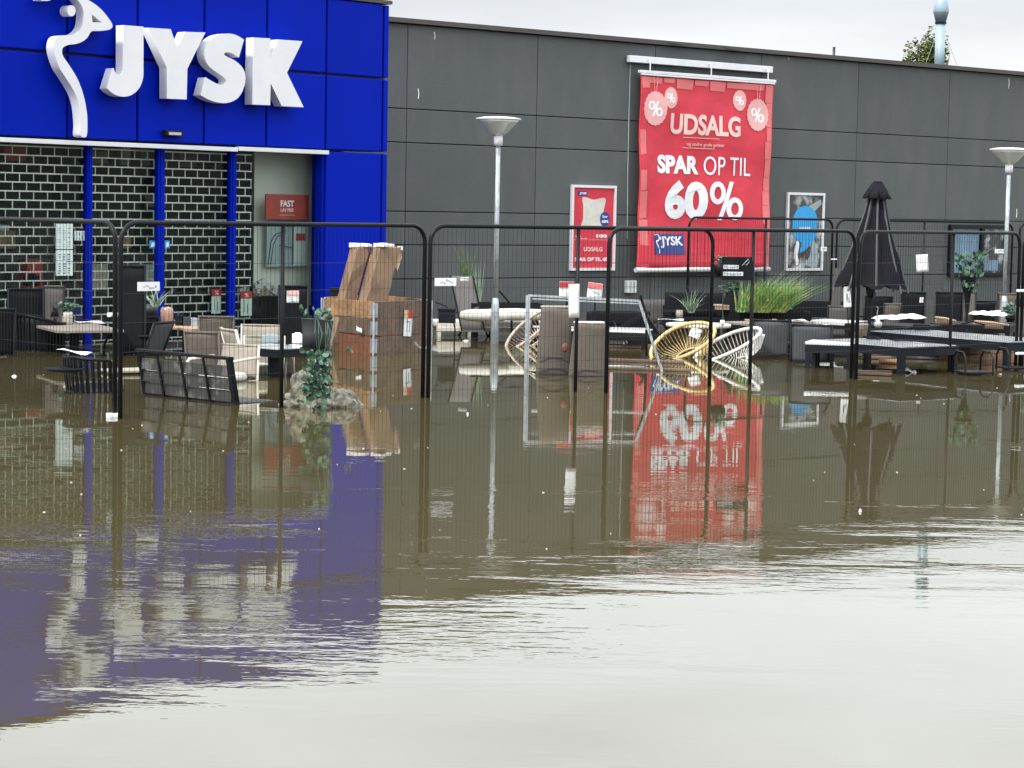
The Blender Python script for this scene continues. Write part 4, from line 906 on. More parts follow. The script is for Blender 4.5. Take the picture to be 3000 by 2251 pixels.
# bench
bl = at(412, 1150); br_ = at(690, 1186); bl = at(420, 1156); L = (br_ - bl).length; psi = math.atan2(br_.y - bl.y, br_.x - bl.x)
bn = thing('garden_bench', (bl.x, bl.y, GZ), psi, 'black garden bench seen from behind with grey back boards', 'bench')
for x in (.02, L - .02):
    q = B(); q.bar((x, .05, 0), (x, .03, .42), .05, .05); q.bar((x, .03, .40), (x, -.06, .84), .045, .05); q.obj('back_post', M['black'], bn)
    q = B(); q.bar((x, .5, 0), (x, .5, .40), .04, .05); q.obj('front_leg', M['black'], bn)
for k in range(3):
    z0 = .50 + k * .112; y_ = .012 - (z0 - .42) * .2; q = B(); q.bar((.045, y_, z0), (L - .045, y_, z0), .022, .103); q.obj('back_board', M['slat'], bn, bevel=.003)
q = B(); q.bar((-.01, -.062, .845), (L + .01, -.062, .845), .06, .03); q.obj('top_rail', M['black'], bn, bevel=.006)
q = B(); q.bar((.0, .02, .445), (L, .02, .445), .04, .035); q.obj('bottom_rail', M['black'], bn)
for k in (1, 2, 3):
    x = L * k / 4; q = B(); q.bar((x, -.016, .42), (x, -.108, .84), .024, .012, Vector((0, 1, 0))); q.obj('back_strap', M['black'], bn)
for k in range(5): q = B(); q.box((L / 2, .09 + k * .098, .425), (L - .05, .085, .022)); q.obj('seat_board', M['slat'], bn, bevel=.003)
# tall dark chair behind fence and armchair
chair(382, 778, 'tall narrow charcoal recliner standing upright behind the left fence joint', 8, .34, 1.48, m='charcoal', fm='charmetal', arms=False, tilt=.03, curve=.0)
chair(402, 928, 'black armchair with padded arms left of the copper-coloured table', 8, .5, .86, m='blackmatt', fm='charmetal', tilt=.15, curve=.08)
chair(482, 944, 'dark grey sling chair leaning back under the second table', 70, .45, .82, m='sling', fm='charmetal', tilt=.35)
T2 = table((at(560, 964, .31).x, at(560, 964, .31).y), (-.72, .7), .95, (1, 0), .62, 'small wooden table with a pink glass lantern on it', top='ply', leg='blackmatt', legs=1, apron=0, th=.03)
plant_pot(441, 938, .31, .095, .19, 'round grey pot with a spiky plant on second table', m='potgrey', n=0, taper=.85)
def spikes(px, py, z, n, ln, label, m='grass', spread=1., lean=(0, 0), wd=.007, kind='plant', name='spiky_plant', seed=2, droop=.5, base=.04):
    p = at(px, py, z); r = random.Random(seed); q = B()
    for k in range(n):
        a = r.uniform(0, 6.283); l = ln * r.uniform(.55, 1.1); sp_ = spread * r.uniform(.1, 1); bx_, by_ = r.uniform(-base, base), r.uniform(-base, base) * .6
        dx, dy = math.cos(a) * sp_ + lean[0], math.sin(a) * sp_ + lean[1]; w0 = wd * r.uniform(.7, 1.2); side = Vector((-math.sin(a + .6), math.cos(a + .6), 0)); side = Vector((1, 0, .2)) if r.random() < .6 else side
        prev = None; ids = []
        for i in range(6):
            t_ = i / 5; c_ = Vector((bx_ + dx * l * t_ * (1 + .3 * t_), by_ + dy * l * t_, l * (t_ - droop * sp_ * t_ * t_ * .7)))
            ww = w0 * (1 - t_ * .9); ids += [c_ - side * ww, c_ + side * ww]
        q.add(ids, [(2 * i, 2 * i + 1, 2 * i + 3, 2 * i + 2) for i in range(5)])
    o = q.obj(name, M[m], None, loc=p); tag(o, label, kind); return o
o = spikes(455, 898, .50, 34, .30, 'spiky grey-green succulent growing in the round grey pot', 'grasspale', 1.2, wd=.008)
p = at(489, 948, .31); r = thing('glass_lantern', (p.x, p.y, .31), 0, 'ribbed pinkish glass lantern on the second table', 'lantern')
q = B(); q.lathe([(.06, 0), (.075, .02), (.078, .17), (.06, .20), (.055, .20), (.07, .17), (.068, .03), (.01, .02)], 32, fn=lambda i, k, rr: rr * (1 + .03 * (k % 2))); q.obj('glass', M['glassware'], r, True)
q = B(); q.lathe([(.03, .02), (.03, .09)], 14); q.obj('candle', M['paper'], r)
p = at(545, 955, .31)
for k, (dx, hh, mm, lb) in enumerate(((-.09, .11, 'charcoal', 'dark grey block behind the glass lantern on the second table'), (.0, .095, 'potgrey', 'middle grey carton on the second table beside the lantern'), (.085, .085, 'inkgrey', 'pale grey carton at the right end of the second table'))):
    q = B(); q.box((0, 0, hh / 2), (.08, .12, hh)); q.box((0, 0, hh + .004), (.084, .124, .01)); tag(q.obj('carton', M[mm], None, bevel=.004, loc=(p.x + dx, p.y + .05, .31), rz=.15 * k), lb, 'carton', 'cartons on the second table')
p = at(460, 950, .31); q = B(); q.box((0, 0, .012), (.10, .06, .024)); tag(q.obj('wooden_block', M['ply'], None, bevel=.004, loc=(p.x, p.y, .31)), 'small pale wooden block beside the pink glass lantern', 'block')
# beige chairs
chair(634, 927, 'taupe woven chair back, rearmost of the beige group by the shop mullion', 4, .40, .9, m='wicker', fm='wicker', arms=False, curve=.04)
chair(590, 972, 'brown woven armchair with its back to the camera above the bench', -14, .37, .9, m='wicker', fm='wicker', arms=False, curve=.06)
chair(668, 964, 'white woven armchair with cream tube arms right of the bench', -62, .44, .9, m='wickerlt', fm='cream', tilt=.28, cush='cushion')
chair(765, 952, 'cream armchair facing the camera behind the grey square table', 176, .42, .9, m='wickerlt', fm='cream', cush='cushion', tilt=.02)
chair(700, 1010, 'low cream armchair with a round pale seat cushion right of the bench', 150, .5, .78, m='wickerlt', fm='cream', cush='cushion', tilt=.05)
chair(775, 985, 'cream tube-armed chair half under the grey square table', 185, .42, .8, m='wickerlt', fm='cream', cush='cushion', tilt=.02)
table((at(812, 1024, .31).x, at(812, 1024, .31).y), (-.75, .66), .75, (1, 0), .6, 'small grey square table beside the fence post with cartons', top='greytop', leg='charmetal', legs=1, apron=.05)
for (px, py, w_, h_, mm, lb) in ((790, 1003, .17, .075, 'inkgrey', 'flat grey carton on the small grey square table'), (870, 1006, .10, .10, 'paper', 'white crumpled carton on the table right of the fence post')):
    p = at(px, py, .31); q = B(); q.box((0, 0, h_ / 2), (w_, .1, h_)); q.box((w_ * .1, .02, h_ + .006), (w_ * .6, .06, .012)); tag(q.obj('carton', M[mm], None, bevel=.004, loc=(p.x, p.y, .31), rz=.2), lb, 'carton')
p = at(868, 1012, .31); table((at(925, 1018, .31).x, at(925, 1018, .31).y), (-.9, .3), .42, (1, 0), .35, 'pale side table behind the hanging ivy planter', top='alu', leg='cream', legs=4, apron=0, lw=.03)
chair(860, 838, 'black high-back folding chair with a red and white poster', 6, .34, 1.25, m='charcoal', fm='black', tilt=.1, curve=.0)
card(858, 870, at(858, 838, .82).y - .15, .145, .145, 'pink and white price poster on the black high-back chair', head='pink', rz=.1, name='price_poster', cat='poster')
p = atd(870, 930, 23.8); 
# tan floating lounger top seen behind the bench
p = at(378, 1080, .05); q = B(); q.box((0, 0, 0), (.5, .35, .03)); tag(q.obj('floating_board', M['wickerlt'], None, bevel=.01, loc=(p.x, p.y, .03), rz=.6), 'pale woven seat board floating left of the bench', 'board')
p = at(595, 1040, .08); r = thing('wicker_stool', (p.x, p.y + .3, GZ), .5, 'low tan woven footstool behind the bench back', 'stool')
q = B(); q.box((0, 0, .46), (.5, .4, .07)); q.obj('seat', M['wicker'], r, bevel=.02)
for a in (-.2, .2):
    for b_ in (-.15, .15): q = B(); q.box((a, b_, .21), (.04, .04, .42)); q.obj('leg', M['cream'], r)

# hanging planter with ivy
pl = atd(928, 985, 19.6 + .0); dpl = (B1 + (B2 - B1) * .53); pl = atd(928, 980, dpl.y - .12)
r = thing('hanging_planter', (pl.x, pl.y, pl.z), R(38), 'dark grey trough planter of trailing ivy hung on the fence', 'planter', None, R(-4), R(6))
q = B(); q.grid(lambda u, v: ((u - .5) * (.27 + .03 * v), -.075 - .015 * v, (v - .5) * .24), 14, 4); q.grid(lambda u, v: ((.5 - u) * (.27 + .03 * v), .075 + .015 * v, (v - .5) * .24), 14, 4)
q = B(); q.lathe([(.70, -.12), (.74, 0), (.82, .12), (.86, .125), (.80, .13), (.7, .10), (.05, .09)], 28); q.v = [(x * .19, y * .12, z) for x, y, z in q.v]; q.obj('trough', M['potgrey'], r, True)
q = B(); q.box((0, 0, -.13), (.24, .14, .02)); q.obj('drip_tray', M['blackmatt'], r)
lm = B(); lm.add([(0, 0, 0), (-.42, .12, .03), (-.5, .5, .0), (0, 1, -.1), (.5, .5, .0), (.42, .12, .03), (0, .45, .07)], [(0, 6, 1), (1, 6, 2), (2, 6, 3), (3, 6, 4), (4, 6, 5), (5, 6, 0)])
lm1 = lm.mesh('leaf'); lm1.materials.append(M['leafdark']); lm2 = lm.mesh('leaf'); lm2.materials.append(M['leafivy2'])
ri = random.Random(21)
def leaves(r, n, cx, cy, cz, sx, sy, sz, s=.055, dk=.6):
    for k in range(n):
        sc_ = s * ri.uniform(.7, 1.3); inst('leaf', lm1 if ri.random() < dk else lm2, r, (cx + ri.uniform(-sx, sx), cy + ri.uniform(-sy, sy), cz + ri.uniform(-sz, sz)), (ri.uniform(.6, 2.4), ri.uniform(-.5, .5), ri.uniform(0, 6.28)), (sc_, sc_, sc_))
leaves(r, 30, -.02, .0, .17, .15, .08, .05, dk=.45)
for k in range(12):   # trailing stems
    a = ri.uniform(-.13, .12); ln = ri.uniform(.25, .62); pts = [(a, -.09, .12), (a + ri.uniform(-.03, .03), -.14, 0), (a + ri.uniform(-.05, .05), -.13, -.2), (a + ri.uniform(-.06, .06), -.12, -.12 - ln)]
    q = B(); q.tube(pts, .003, 4); q.obj('stem', M['leafdark'], r)
leaves(r, 140, -.05, -.12, -.36, .14, .07, .19, .052, .72)
leaves(r, 60, -.06, -.13, -.56, .13, .06, .13, .05, .75)
leaves(r, 3, .30, -.12, -.12, .03, .02, .03, .07, .2)
# rock
p = at(935, 1195); rk = bmesh.new(); bmesh.ops.create_icosphere(rk, subdivisions=5, radius=1)
for v in rk.verts:
    d_ = v.co.copy(); n_ = mnoise.fractal(d_ * 1.6 + Vector((3, 1, 5)), 1, 2, 5) * .30 + mnoise.fractal(d_ * 6, 1, 2, 3) * .05; rid = .12 * abs(mnoise.noise(d_ * 3))
    v.co = Vector((d_.x * .37, d_.y * .26, d_.z * .27)) * (1 + n_ - rid)
    if d_.x > .2: v.co.z *= 1 - .55 * (d_.x - .2) / .8
    if d_.z > 0: v.co.z *= 1 - .2 * math.sin(d_.x * 5 + .4)
me = bpy.data.meshes.new('rock'); rk.to_mesh(me); rk.free(); me.materials.append(M['rock']); me.polygons.foreach_set('use_smooth', [True] * len(me.polygons))
o = bpy.data.objects.new('boulder', me); C.objects.link(o); o.location = (p.x, p.y + .2, -.02); tag(o, 'speckled granite boulder breaking the water under the ivy', 'boulder')

# ------------------------------------------------------------------ crate with cardboard boxes
cF, cL_, cR_ = at(1094, 1040), at(948, 1020), at(1256, 1028); cF = Vector((cF.x, cF.y, 0)); cBk = cL_ + cR_ - cF
crt = thing('wooden_crate', (cF.x, cF.y, 0), 0, 'weathered wooden pallet crate holding two upright cardboard boxes', 'crate')
def loc_(v): return Vector((v.x - cF.x, v.y - cF.y, 0))
corners = [loc_(cL_), Vector((0, 0, 0)), loc_(cR_), loc_(cBk)]
mats3 = ['cratered', 'cratedk', 'crate']
for k in range(5):
    z0 = .445 - .205 * (2 - k) if False else None
rows = [(-.44, -.23, 'cratedk'), (-.225, -.015, 'cratedk'), (-.01, .215, 'cratered'), (.22, .425, 'cratedk'), (.43, .64, 'crate')]
for (za, zb2, mm) in rows:
    for i in range(4):
        a, b_ = corners[i], corners[(i + 1) % 4]; d_ = (b_ - a).normalized(); jit = ri.uniform(-.008, .008)
        mmx = 'cratedk' if (mm == 'cratered' and i == 1) else mm  # right face gets darker wood: its shade is put into the colour
        if mm == 'crate' and i == 1: mmx = 'cratedk'
        q = B(); q.bar(a + d_ * .004 + Vector((0, 0, (za + zb2) / 2 + jit)), b_ - d_ * .004 + Vector((0, 0, (za + zb2) / 2)), .022, zb2 - za - .006); q.obj('side_plank', M[mmx], crt, bevel=.004)
for i, c_ in enumerate(corners):
    q = B(); dirs = [(corners[i - 1] - c_).normalized(), (corners[(i + 1) % 4] - c_).normalized()]; out_ = -(dirs[0] + dirs[1]).normalized()
    for (za, zb2) in ((-.2, .0), (.02, .19), (.24, .40), (.45, .62)):
        for d_ in dirs: q.bar(c_ + out_ * .024 + Vector((0, 0, za)) + d_ * .035, c_ + out_ * .024 + Vector((0, 0, zb2)) + d_ * .035, .07, .008, Vector((d_.y, -d_.x, 0)))
    q.tube([c_ + out_ * .03 + Vector((0, 0, -.4)), c_ + out_ * .03 + Vector((0, 0, .63))], .012, 8)
    q.obj('corner_bracket', M['galv'], crt)
q = B(); q.box(((corners[0] + corners[2]) / 2)[:2] + (.0,), (.5, .5, .02)); 
def cardbox(bpx, bpy_, tpx, tpy, w_, d_, label, z0=.1, seed=0):
    base = (cL_ + cR_ + cF + cBk) / 4; pb = at(bpx, bpy_, .50); dep = base.y - .15
    b0 = atd(bpx, bpy_, dep); t0 = atd(tpx, tpy, dep + .05); dz = t0.z - b0.z; sh_ = (t0 - b0) / dz
    ext = b0.z + .38; b0 = b0 - sh_ * ext
    r = thing('cardboard_box', (b0.x, b0.y, b0.z), R(33), label, 'cardboard box')
    inv = Matrix.Rotation(-R(33), 3, 'Z'); H_ = t0.z - b0.z; shl = inv @ sh_
    def P(x, y, z): return (x + shl.x * z, y + shl.y * z, z)
    q = B(); n = 10; vv = []; rr2 = random.Random(seed)
    for j in range(n + 1):
        z = H_ * j / n; wob = .006
        for (sx, sy) in ((-1, -1), (1, -1), (1, 1), (-1, 1)): vv.append(P(sx * w_ / 2 + rr2.uniform(-wob, wob), sy * d_ / 2 + rr2.uniform(-wob, wob), z + (rr2.uniform(-.02, .02) if j == n else 0)))
    ff = [(j * 4 + k, j * 4 + (k + 1) % 4, (j + 1) * 4 + (k + 1) % 4, (j + 1) * 4 + k) for j in range(n) for k in range(4)] + [(3, 2, 1, 0), (n * 4, n * 4 + 1, n * 4 + 2, n * 4 + 3)]
    q.add(vv, ff); q.obj('carton', M['card'], r, bevel=.006)
    q = B()
    for k in range(12):
        a, b_ = rr2.uniform(-.45, .45) * w_, rr2.uniform(-.5, .4) * d_; q.box(P(a, b_, H_ + .012), (rr2.uniform(.05, .12), rr2.uniform(.04, .10), rr2.uniform(.02, .06)), rr2.uniform(0, 2))
    q.obj('torn_top', M['tear'], r, bevel=.003)
    q = B(); q.box(P(w_ * .52, 0, H_ * .5), (.004, .03, H_ * .3)); 
    return r, P, H_
cardbox(1016, 872, 1056, 722, .17, .20, 'left brown cardboard box leaning in the wooden crate', seed=3)
r, P_, H_ = cardbox(1090, 880, 1130, 722, .29, .24, 'right wider cardboard box with torn white top in the crate', seed=5)
q = B(); q.bar(P_(-.02, -.105, H_ * .3), P_(.06, -.105, H_ * .98), .004, .006); q.obj('seam', M['ink'], r)
q = B(); q.add([P_(.13, -.08, H_ - .06), P_(.17, -.10, H_ - .02), P_(.20, -.12, H_ - .14), P_(.19, -.12, H_ - .3), P_(.14, -.11, H_ - .24)], [(0, 1, 2, 3, 4)]); q.add([P_(.132, -.07, H_ - .06), P_(.172, -.09, H_ - .02), P_(.202, -.11, H_ - .14), P_(.192, -.11, H_ - .3), P_(.142, -.10, H_ - .24)], [(4, 3, 2, 1, 0)]); q.obj('torn_flap', M['ply'], r)
q = B(); q.box(P_(.155, -.1, H_ - .02), (.06, .03, .05)); q.obj('torn_top', M['tear'], r)
rd = (cR_ - cF).normalized(); rang = math.atan2(rd.y, rd.x); nrm = Vector((rd.y, -rd.x, 0))
cc = cF + rd * ((1188 - 1094) / (1256 - 1094) * (cR_ - cF).length) + nrm * .02
r = thing('price_sign', (cc.x, cc.y, .36), rang, 'tall white price sign with red and yellow head on the crate', 'price sign', None, 0, R(4))
q = B(); q.box((0, -.004, 0), (.16, .006, .32)); q.obj('sheet', M['paper'], r)
q = B(); q.box((0, -.009, .11), (.16, .004, .10)); q.obj('header', M['redtag'], r); q = B(); q.box((-.05, -.012, .11), (.06, .003, .10)); q.obj('yellow_corner', M['yellow'], r)
q = B(); q.box((-.02, -.009, -.02), (.015, .003, .18)); q.box((.03, -.009, -.04), (.015, .003, .14)); q.box((.0, -.009, .02), (.09, .003, .014)); q.obj('price_print', M['inkgrey'], r)
ldv = (cF - cL_).normalized(); cc = cF - ldv * .22 + Vector((ldv.y, -ldv.x, 0)) * .02; q = B(); q.grid(lambda u, v: ((u - .5) * .12, -.01 - .01 * math.sin(u * 5), (v - .5) * .05 - .03 * u), 4, 2, .003)
tag(q.obj('paper_scrap', M['paper'], None, loc=(cc.x - .05, cc.y, .31), rz=math.atan2(ldv.y, ldv.x)), 'small torn white paper scrap stuck to the crate side', 'paper scrap')
p = atd(985, 858, cBk.y + .5); q = B(); q.box((0, 0, -.25), (.16, .2, .6)); q.box((0, 0, .055), (.18, .22, .02)); tag(q.obj('storage_box', M['charcoal'], None, loc=p), 'dark grey box standing behind the left side of the crate', 'box')

# ------------------------------------------------------------------ middle group
rT = at(1347, 816, .86); rB_ = at(1386, 968, .14); r = thing('folding_recliner', (rB_.x, rB_.y, .14), 0, 'upright taupe reclining folding chair with a white label on top', 'chair')
dv = Vector((rT.x - rB_.x, .25, .72)); q = B(); q.grid(lambda u, v: Vector(((u - .5) * .29, 0, 0)) + dv * v, 6, 8, .025); q.obj('backrest', M['slinglt'], r, True)
q = B(); q.tube([Vector((-.155, 0, 0)), Vector((-.155, 0, 0)) + dv], .012, 6); q.obj('side_tube', M['black'], r); q = B(); q.tube([Vector((.155, 0, 0)), Vector((.155, 0, 0)) + dv], .012, 6); q.obj('side_tube', M['black'], r)
q = B(); q.box((0, .2, -.01), (.34, .4, .03)); q.obj('seat', M['slinglt'], r); q = B(); q.box((0, .2, -.3), (.05, .3, .5)); q.obj('support', M['black'], r)
p = at(1390, 985, 0); r = thing('folding_trestle', (p.x, p.y, GZ), R(10), 'crossed black steel legs and arms of the folding recliner frame', 'chair frame')
for a, b_, m_ in (((-.30, -.05, .76), (.36, .0, .77), 'arm_bar'), ((-.02, 0, .76), (-.22, .1, .40), 'leg'), ((.0, 0, .74), (.18, -.05, .44), 'leg'), ((.18, -.05, .44), (.22, -.06, .0), 'leg'), ((.33, 0, .76), (.22, .1, .42), 'leg'), ((-.25, .1, .42), (.3, .1, .42), 'cross_bar')):
    q = B(); q.bar(a, b_, .03, .022); q.obj(m_, M['black'] if m_ != 'leg' or b_[2] > .1 else M['charmetal'], r)
card(1361, 818, at(1347, 816, .86).y - .1, .12, .045, 'small white and red label at the top of the recliner', marks=False, name='label_tag', cat='label')
q = B(); p = at(1310, 1010, .0); q.tube([(-.16, .0, .55), (-.02, 0, .50), (.06, 0, .40), (.10, 0, .2), (.09, 0, .0), (.1, 0, -.4)], .010, 8)
tag(q.obj('bent_tube', M['charmetal'], None, True, loc=(p.x, p.y, 0)), 'bent grey metal tube rising from water right of the crate', 'tube')
# dark box, white framed lounger
p = atd(1310, 920, 28.4); q = B(); q.box((0, 0, -.03), (.22, .25, .17)); q.box((0, 0, .06), (.24, .27, .02)); tag(q.obj('storage_box', M['charmetal'], None, loc=p), 'black square box between the crate and the taupe recliner', 'box')
def lounger(px, py, L_, ang, label, z=.10, w_=.6, cush=True, fm='cream'):
    p = at(px, py, z); r = thing('garden_sofa', (p.x, p.y, GZ), ang, label, 'sofa'); h = z - GZ
    for y_ in (-w_ / 2, w_ / 2): q = B(); q.box((0, y_, h), (L_, .05, .07)); q.obj('side_rail', M[fm], r, bevel=.01)
    for x in (-L_ / 2 + .03, L_ / 2 - .03):
        for y_ in (-w_ / 2, w_ / 2): q = B(); q.box((x, y_, h / 2 - .02), (.05, .045, h - .035)); q.obj('leg', M[fm], r)
    if cush:
        q = B(); q.box((0, 0, h + .07), (L_ * .95, w_ * .9, .10)); q.obj('cushion', M['cushion'], r, bevel=.03)
    return r
lounger(1318, 962, .5, .3, 'pale cushioned bench seat between the crate and the recliner', .10, .45)
lounger(1480, 962, 1.0, .2, 'white framed lounge sofa behind the left lamp post', .12, .7)
for k, (px, py, lb) in enumerate(((1420, 925, 'white rolled cushion left of the lamp post, on the lounge sofa'), (1508, 922, 'big white rolled cushion right of the lamp post, on the lounge sofa'))):
    p = at(px, py + 25, .25); q = B(); L2 = .34 + .14 * k; q.lathe([(.02, -L2), (.05, -L2 + .02), (.075, -L2 * .7), (.085, 0), (.075, L2 * .7), (.05, L2 - .02), (.02, L2)], 18); q.v = [(z_, y_, x_) for x_, y_, z_ in q.v]
    tag(q.obj('bolster_cushion', M['cushion'], None, True, loc=(p.x, p.y + .1, .36), rz=.15), lb, 'cushion')
def planter_box(px, py, L_, ang, label, ztop, depth=.4, hgt=.2, m='blackmatt'):
    p = at(px, py, ztop); r = thing('planter_trough', (p.x, p.y, ztop), ang, label, 'planter'); t_ = .02
    q = B(); q.box((0, -depth / 2, -hgt / 2), (L_, t_, hgt)); q.box((0, depth / 2, -hgt / 2), (L_, t_, hgt)); q.box((-L_ / 2, 0, -hgt / 2), (t_, depth + t_, hgt + .002)); q.box((L_ / 2, 0, -hgt / 2), (t_, depth + t_, hgt + .002)); q.obj('trough_side', M[m], r)
    q = B(); q.box((0, 0, -.05), (L_ - .03, depth - .03, .02)); q.obj('soil', M['ground'], r)
    for x in (-L_ / 2 + .06, L_ / 2 - .06): q = B(); q.box((x, 0, (-ztop + GZ - hgt) / 2 - .0), (.06, depth * .9, ztop - GZ - hgt + .0)); q.obj('foot', M[m], r)
    return r
planter_box(1480, 888, .95, .12, 'long low black planter trough behind the left lamp post', .50, .4, .16)
q = B(); p = atd(1479, 872, 30); q.bar((-.08, 0, .09), (.09, 0, -.1), .04, .025); q.bar((.09, 0, -.1), (.12, 0, -.9), .03, .025); tag(q.obj('parasol_strut', M['black'], None, loc=p), 'black diagonal strut sticking up right of the lamp post', 'strut')
spikes(1371, 830, .62, 40, .62, 'wispy green grass plant behind the taupe recliner back', 'grass', .35, (-.15, 0), .005, seed=4, base=.05)
spikes(1398, 885, .48, 36, .55, 'pale upright grass plant right of the taupe recliner', 'grasspale', .18, (-.05, 0), .006, seed=9, base=.05)
# wire (cord) chairs
def cord_chair(px, py, label, m, ax, ay, X, Y, zc=.1, dish=.28, n=44, th=.024):
    p = at(px, py, zc); r = thing('cord_chair', (p.x, p.y, zc), 0, label, 'chair')
    X = Vector(X).normalized(); Y = Vector(Y); Y = (Y - X * Y.dot(X)).normalized(); Z = X.cross(Y)
    r.rotation_euler = Matrix((X, Y, Z)).transposed().to_euler()
    rim = [(ax * math.cos(t_ / 40 * 6.283) * (1 - .12 * math.sin(t_ / 40 * 6.283)), ay * math.sin(t_ / 40 * 6.283), .0) for t_ in range(40)]
    q = B(); q.tube(rim, th, 8, closed=True); q.obj('rim', M[m], r, True)
    rb_ = [(ax * .36 * math.cos(t_ / 24 * 6.283), -ay * .1 + ay * .34 * math.sin(t_ / 24 * 6.283), -dish) for t_ in range(24)]
    q = B(); q.tube(rb_, .012, 6, closed=True); q.obj('base_ring', M[m], r, True)
    q = B()
    for k in range(n):
        t_ = k / n * 6.283; a = Vector((ax * math.cos(t_) * (1 - .12 * math.sin(t_)), ay * math.sin(t_), 0)); b_ = Vector((ax * .36 * math.cos(t_), -ay * .1 + ay * .34 * math.sin(t_), -dish)); mid = (a + b_) / 2 + Vector((math.cos(t_) * .05, math.sin(t_) * .06, -.06)); q.tube([a, mid, b_], .0055, 5)
    q.obj('cord', M[m], r)
    q = B()
    for k in range(4): t_ = k / 4 * 6.283 + .7; q.tube([(ax * .36 * math.cos(t_), ay * .34 * math.sin(t_), -dish), (ax * .5 * math.cos(t_), ay * .5 * math.sin(t_), -dish - .24)], .011, 6)
    q.obj('leg_frame', M['black'], r)
    return r
cord_chair(1548, 965, 'tan cord egg chair tipped in the water beside the lamp post', 'tancord', .38, .17, (.75, .1, .66), (-.3, .8, .5), .22, .2, 40, .02)
cord_chair(1998, 1000, 'yellow cord egg chair half sunk in the water right of centre', 'yellow', .42, .25, (.9, 0, .43), (-.25, .75, .62), .20, .24)
cord_chair(2130, 1010, 'white cord egg chair half sunk beside the yellow one', 'whitecord', .44, .26, (.9, 0, .45), (-.2, .93, .26), .17, .26)
card(2038, 976, at(2000, 1000, .17).y - .35, .14, .13, 'white price tag lying in the yellow cord chair', rx=-.3, ry=.35, marks=False, name='price_tag', cat='price tag')
card(2222, 1000, at(2150, 1010, .15).y - .25, .11, .20, 'white price tag hanging off the white cord chair', ry=.25, name='price_tag', cat='price tag')
# galvanised frame rack
fl = at(1542, 1081); fr2 = at(1940, 1090); r = thing('metal_rack', (fl.x, fl.y, 0), 0, 'galvanised steel rack frame standing askew round the wicker seats', 'rack')
def rel(px, py, dep): p_ = atd(px, py, dep); return (p_.x - fl.x, p_.y - fl.y, p_.z)
a0, a1 = rel(1547, 866, fl.y), rel(1872, 882, fr2.y)
q = B(); q.bar(a0, (0, 0, -.43), .05, .035); q.obj('upright', M['galv'], r); q = B(); q.bar(a1, (fr2.x - fl.x, fr2.y - fl.y, -.0), .045, .03); q.bar((fr2.x - fl.x, fr2.y - fl.y, 0.0), (fr2.x - fl.x + .08, fr2.y - fl.y, -.43), .045, .03); q.obj('upright', M['galv'], r)
q = B(); q.bar(a0, a1, .03, .022); q.obj('top_rail', M['galv'], r)
q = B(); q.bar(rel(1560, 876, fl.y + .35), rel(1870, 890, fr2.y + .35), .02, .015); q.obj('rear_rail', M['galv'], r)
q = B(); q.bar(rel(1560, 957, fl.y + .05), rel(1895, 964, fr2.y + .05), .025, .02); q.obj('lower_rail', M['alu'], r)
# tall wicker seats
def wicker_tower(px, py, w_, h_, label, lean=0., top='wickerlt'):
    p = at(px, py); r = thing('wicker_armchair', (p.x, p.y + .15, GZ), R(12), label, 'seat'); hh = h_ + .43
    q = B(); q.grid(lambda u, v: ((u - .5) * w_ * (1.16 - .22 * v) + lean * v, -.15 - .03 * math.sin(u * 3.14) , .40 + v * (hh - .40) + .01 * math.sin(u * 6)), 10, 10, .03); q.obj('backrest', M['wicker'], r, True)
    q = B(); q.grid(lambda u, v: (w_ * .58 - .08 * w_ * v + lean * v + .0, -.12 + u * .10, .40 + v * (hh - .42)), 2, 6, .02); q.obj('side_panel', M['wicker'], r, True)
    q = B(); q.box((lean, -.10, hh + .008), (w_ * .92, .10, .025)); q.obj('top_cushion', M[top], r, bevel=.01)
    for z_ in (.44, .50, .62):
        if z_ < hh - .4 or z_ < .55: q = B(); q.box((0, -.185, z_), (w_ * 1.14, .008, .008)); q.obj('seam_line', M['ink'], r)
    q = B(); q.box((0, .1, .38), (w_ * 1.15, .5, .1)); q.obj('seat', M['wicker'], r, bevel=.02)
    for a in (-w_ * .5, w_ * .5):
        for b_ in (-.1, .3): q = B(); q.box((a, b_, .165), (.04, .04, .33)); q.obj('leg', M['black'], r)
    return r
wicker_tower(1614, 1098, .345, .725, 'tall taupe wicker seat back, left of the pair in the rack', .015)
wicker_tower(1712, 1103, .36, .57, 'shorter taupe wicker seat back, right of the pair in the rack', .02, 'cushion')
q = B(); p = atd(1655, 1018, at(1614, 1098).y - .1); q.lathe([(.01, -.05), (.03, -.03), (.036, 0), (.028, .03), (.01, .045)], 10); q.v = [(x, y * .3, z) for x, y, z in q.v]; tag(q.obj('dead_leaf', M['cratered'], None, True, loc=p), 'rusty brown leaf stuck to the taller wicker seat', 'leaf')
# signs in fence C
dC = (C1 + (C2 - C1) * .5).y
q = None
card(1682, 882, dC - .15, .105, .33, 'long blank white paper strip fixed to the middle fence post', rz=.2, ry=-.03, marks=False, name='paper_strip', cat='paper')
card(1660, 850, 25.2, .17, .19, 'red-headed price sign left of the white strip', head='redtag', rz=.1, name='price_sign', cat='price sign')
card(1743, 853, 26.0, .18, .19, 'faded red-headed price sign right of the white strip', head='red2', rz=-.1, ry=.1, name='price_sign', cat='price sign')
for px, dep in ((1660, 25.2), (1743, 26.0)):
    p = atd(px, 890, dep + .02); q = B(); q.tube([(0, 0, .12), (0, 0, -.9)], .012, 8); q.box((0, 0, -.9), (.2, .2, .02)); tag(q.obj('sign_stand', M['charmetal'], None, loc=p), 'thin dark stand holding the %s red price sign' % ('left' if px < 1700 else 'right'), 'stand')
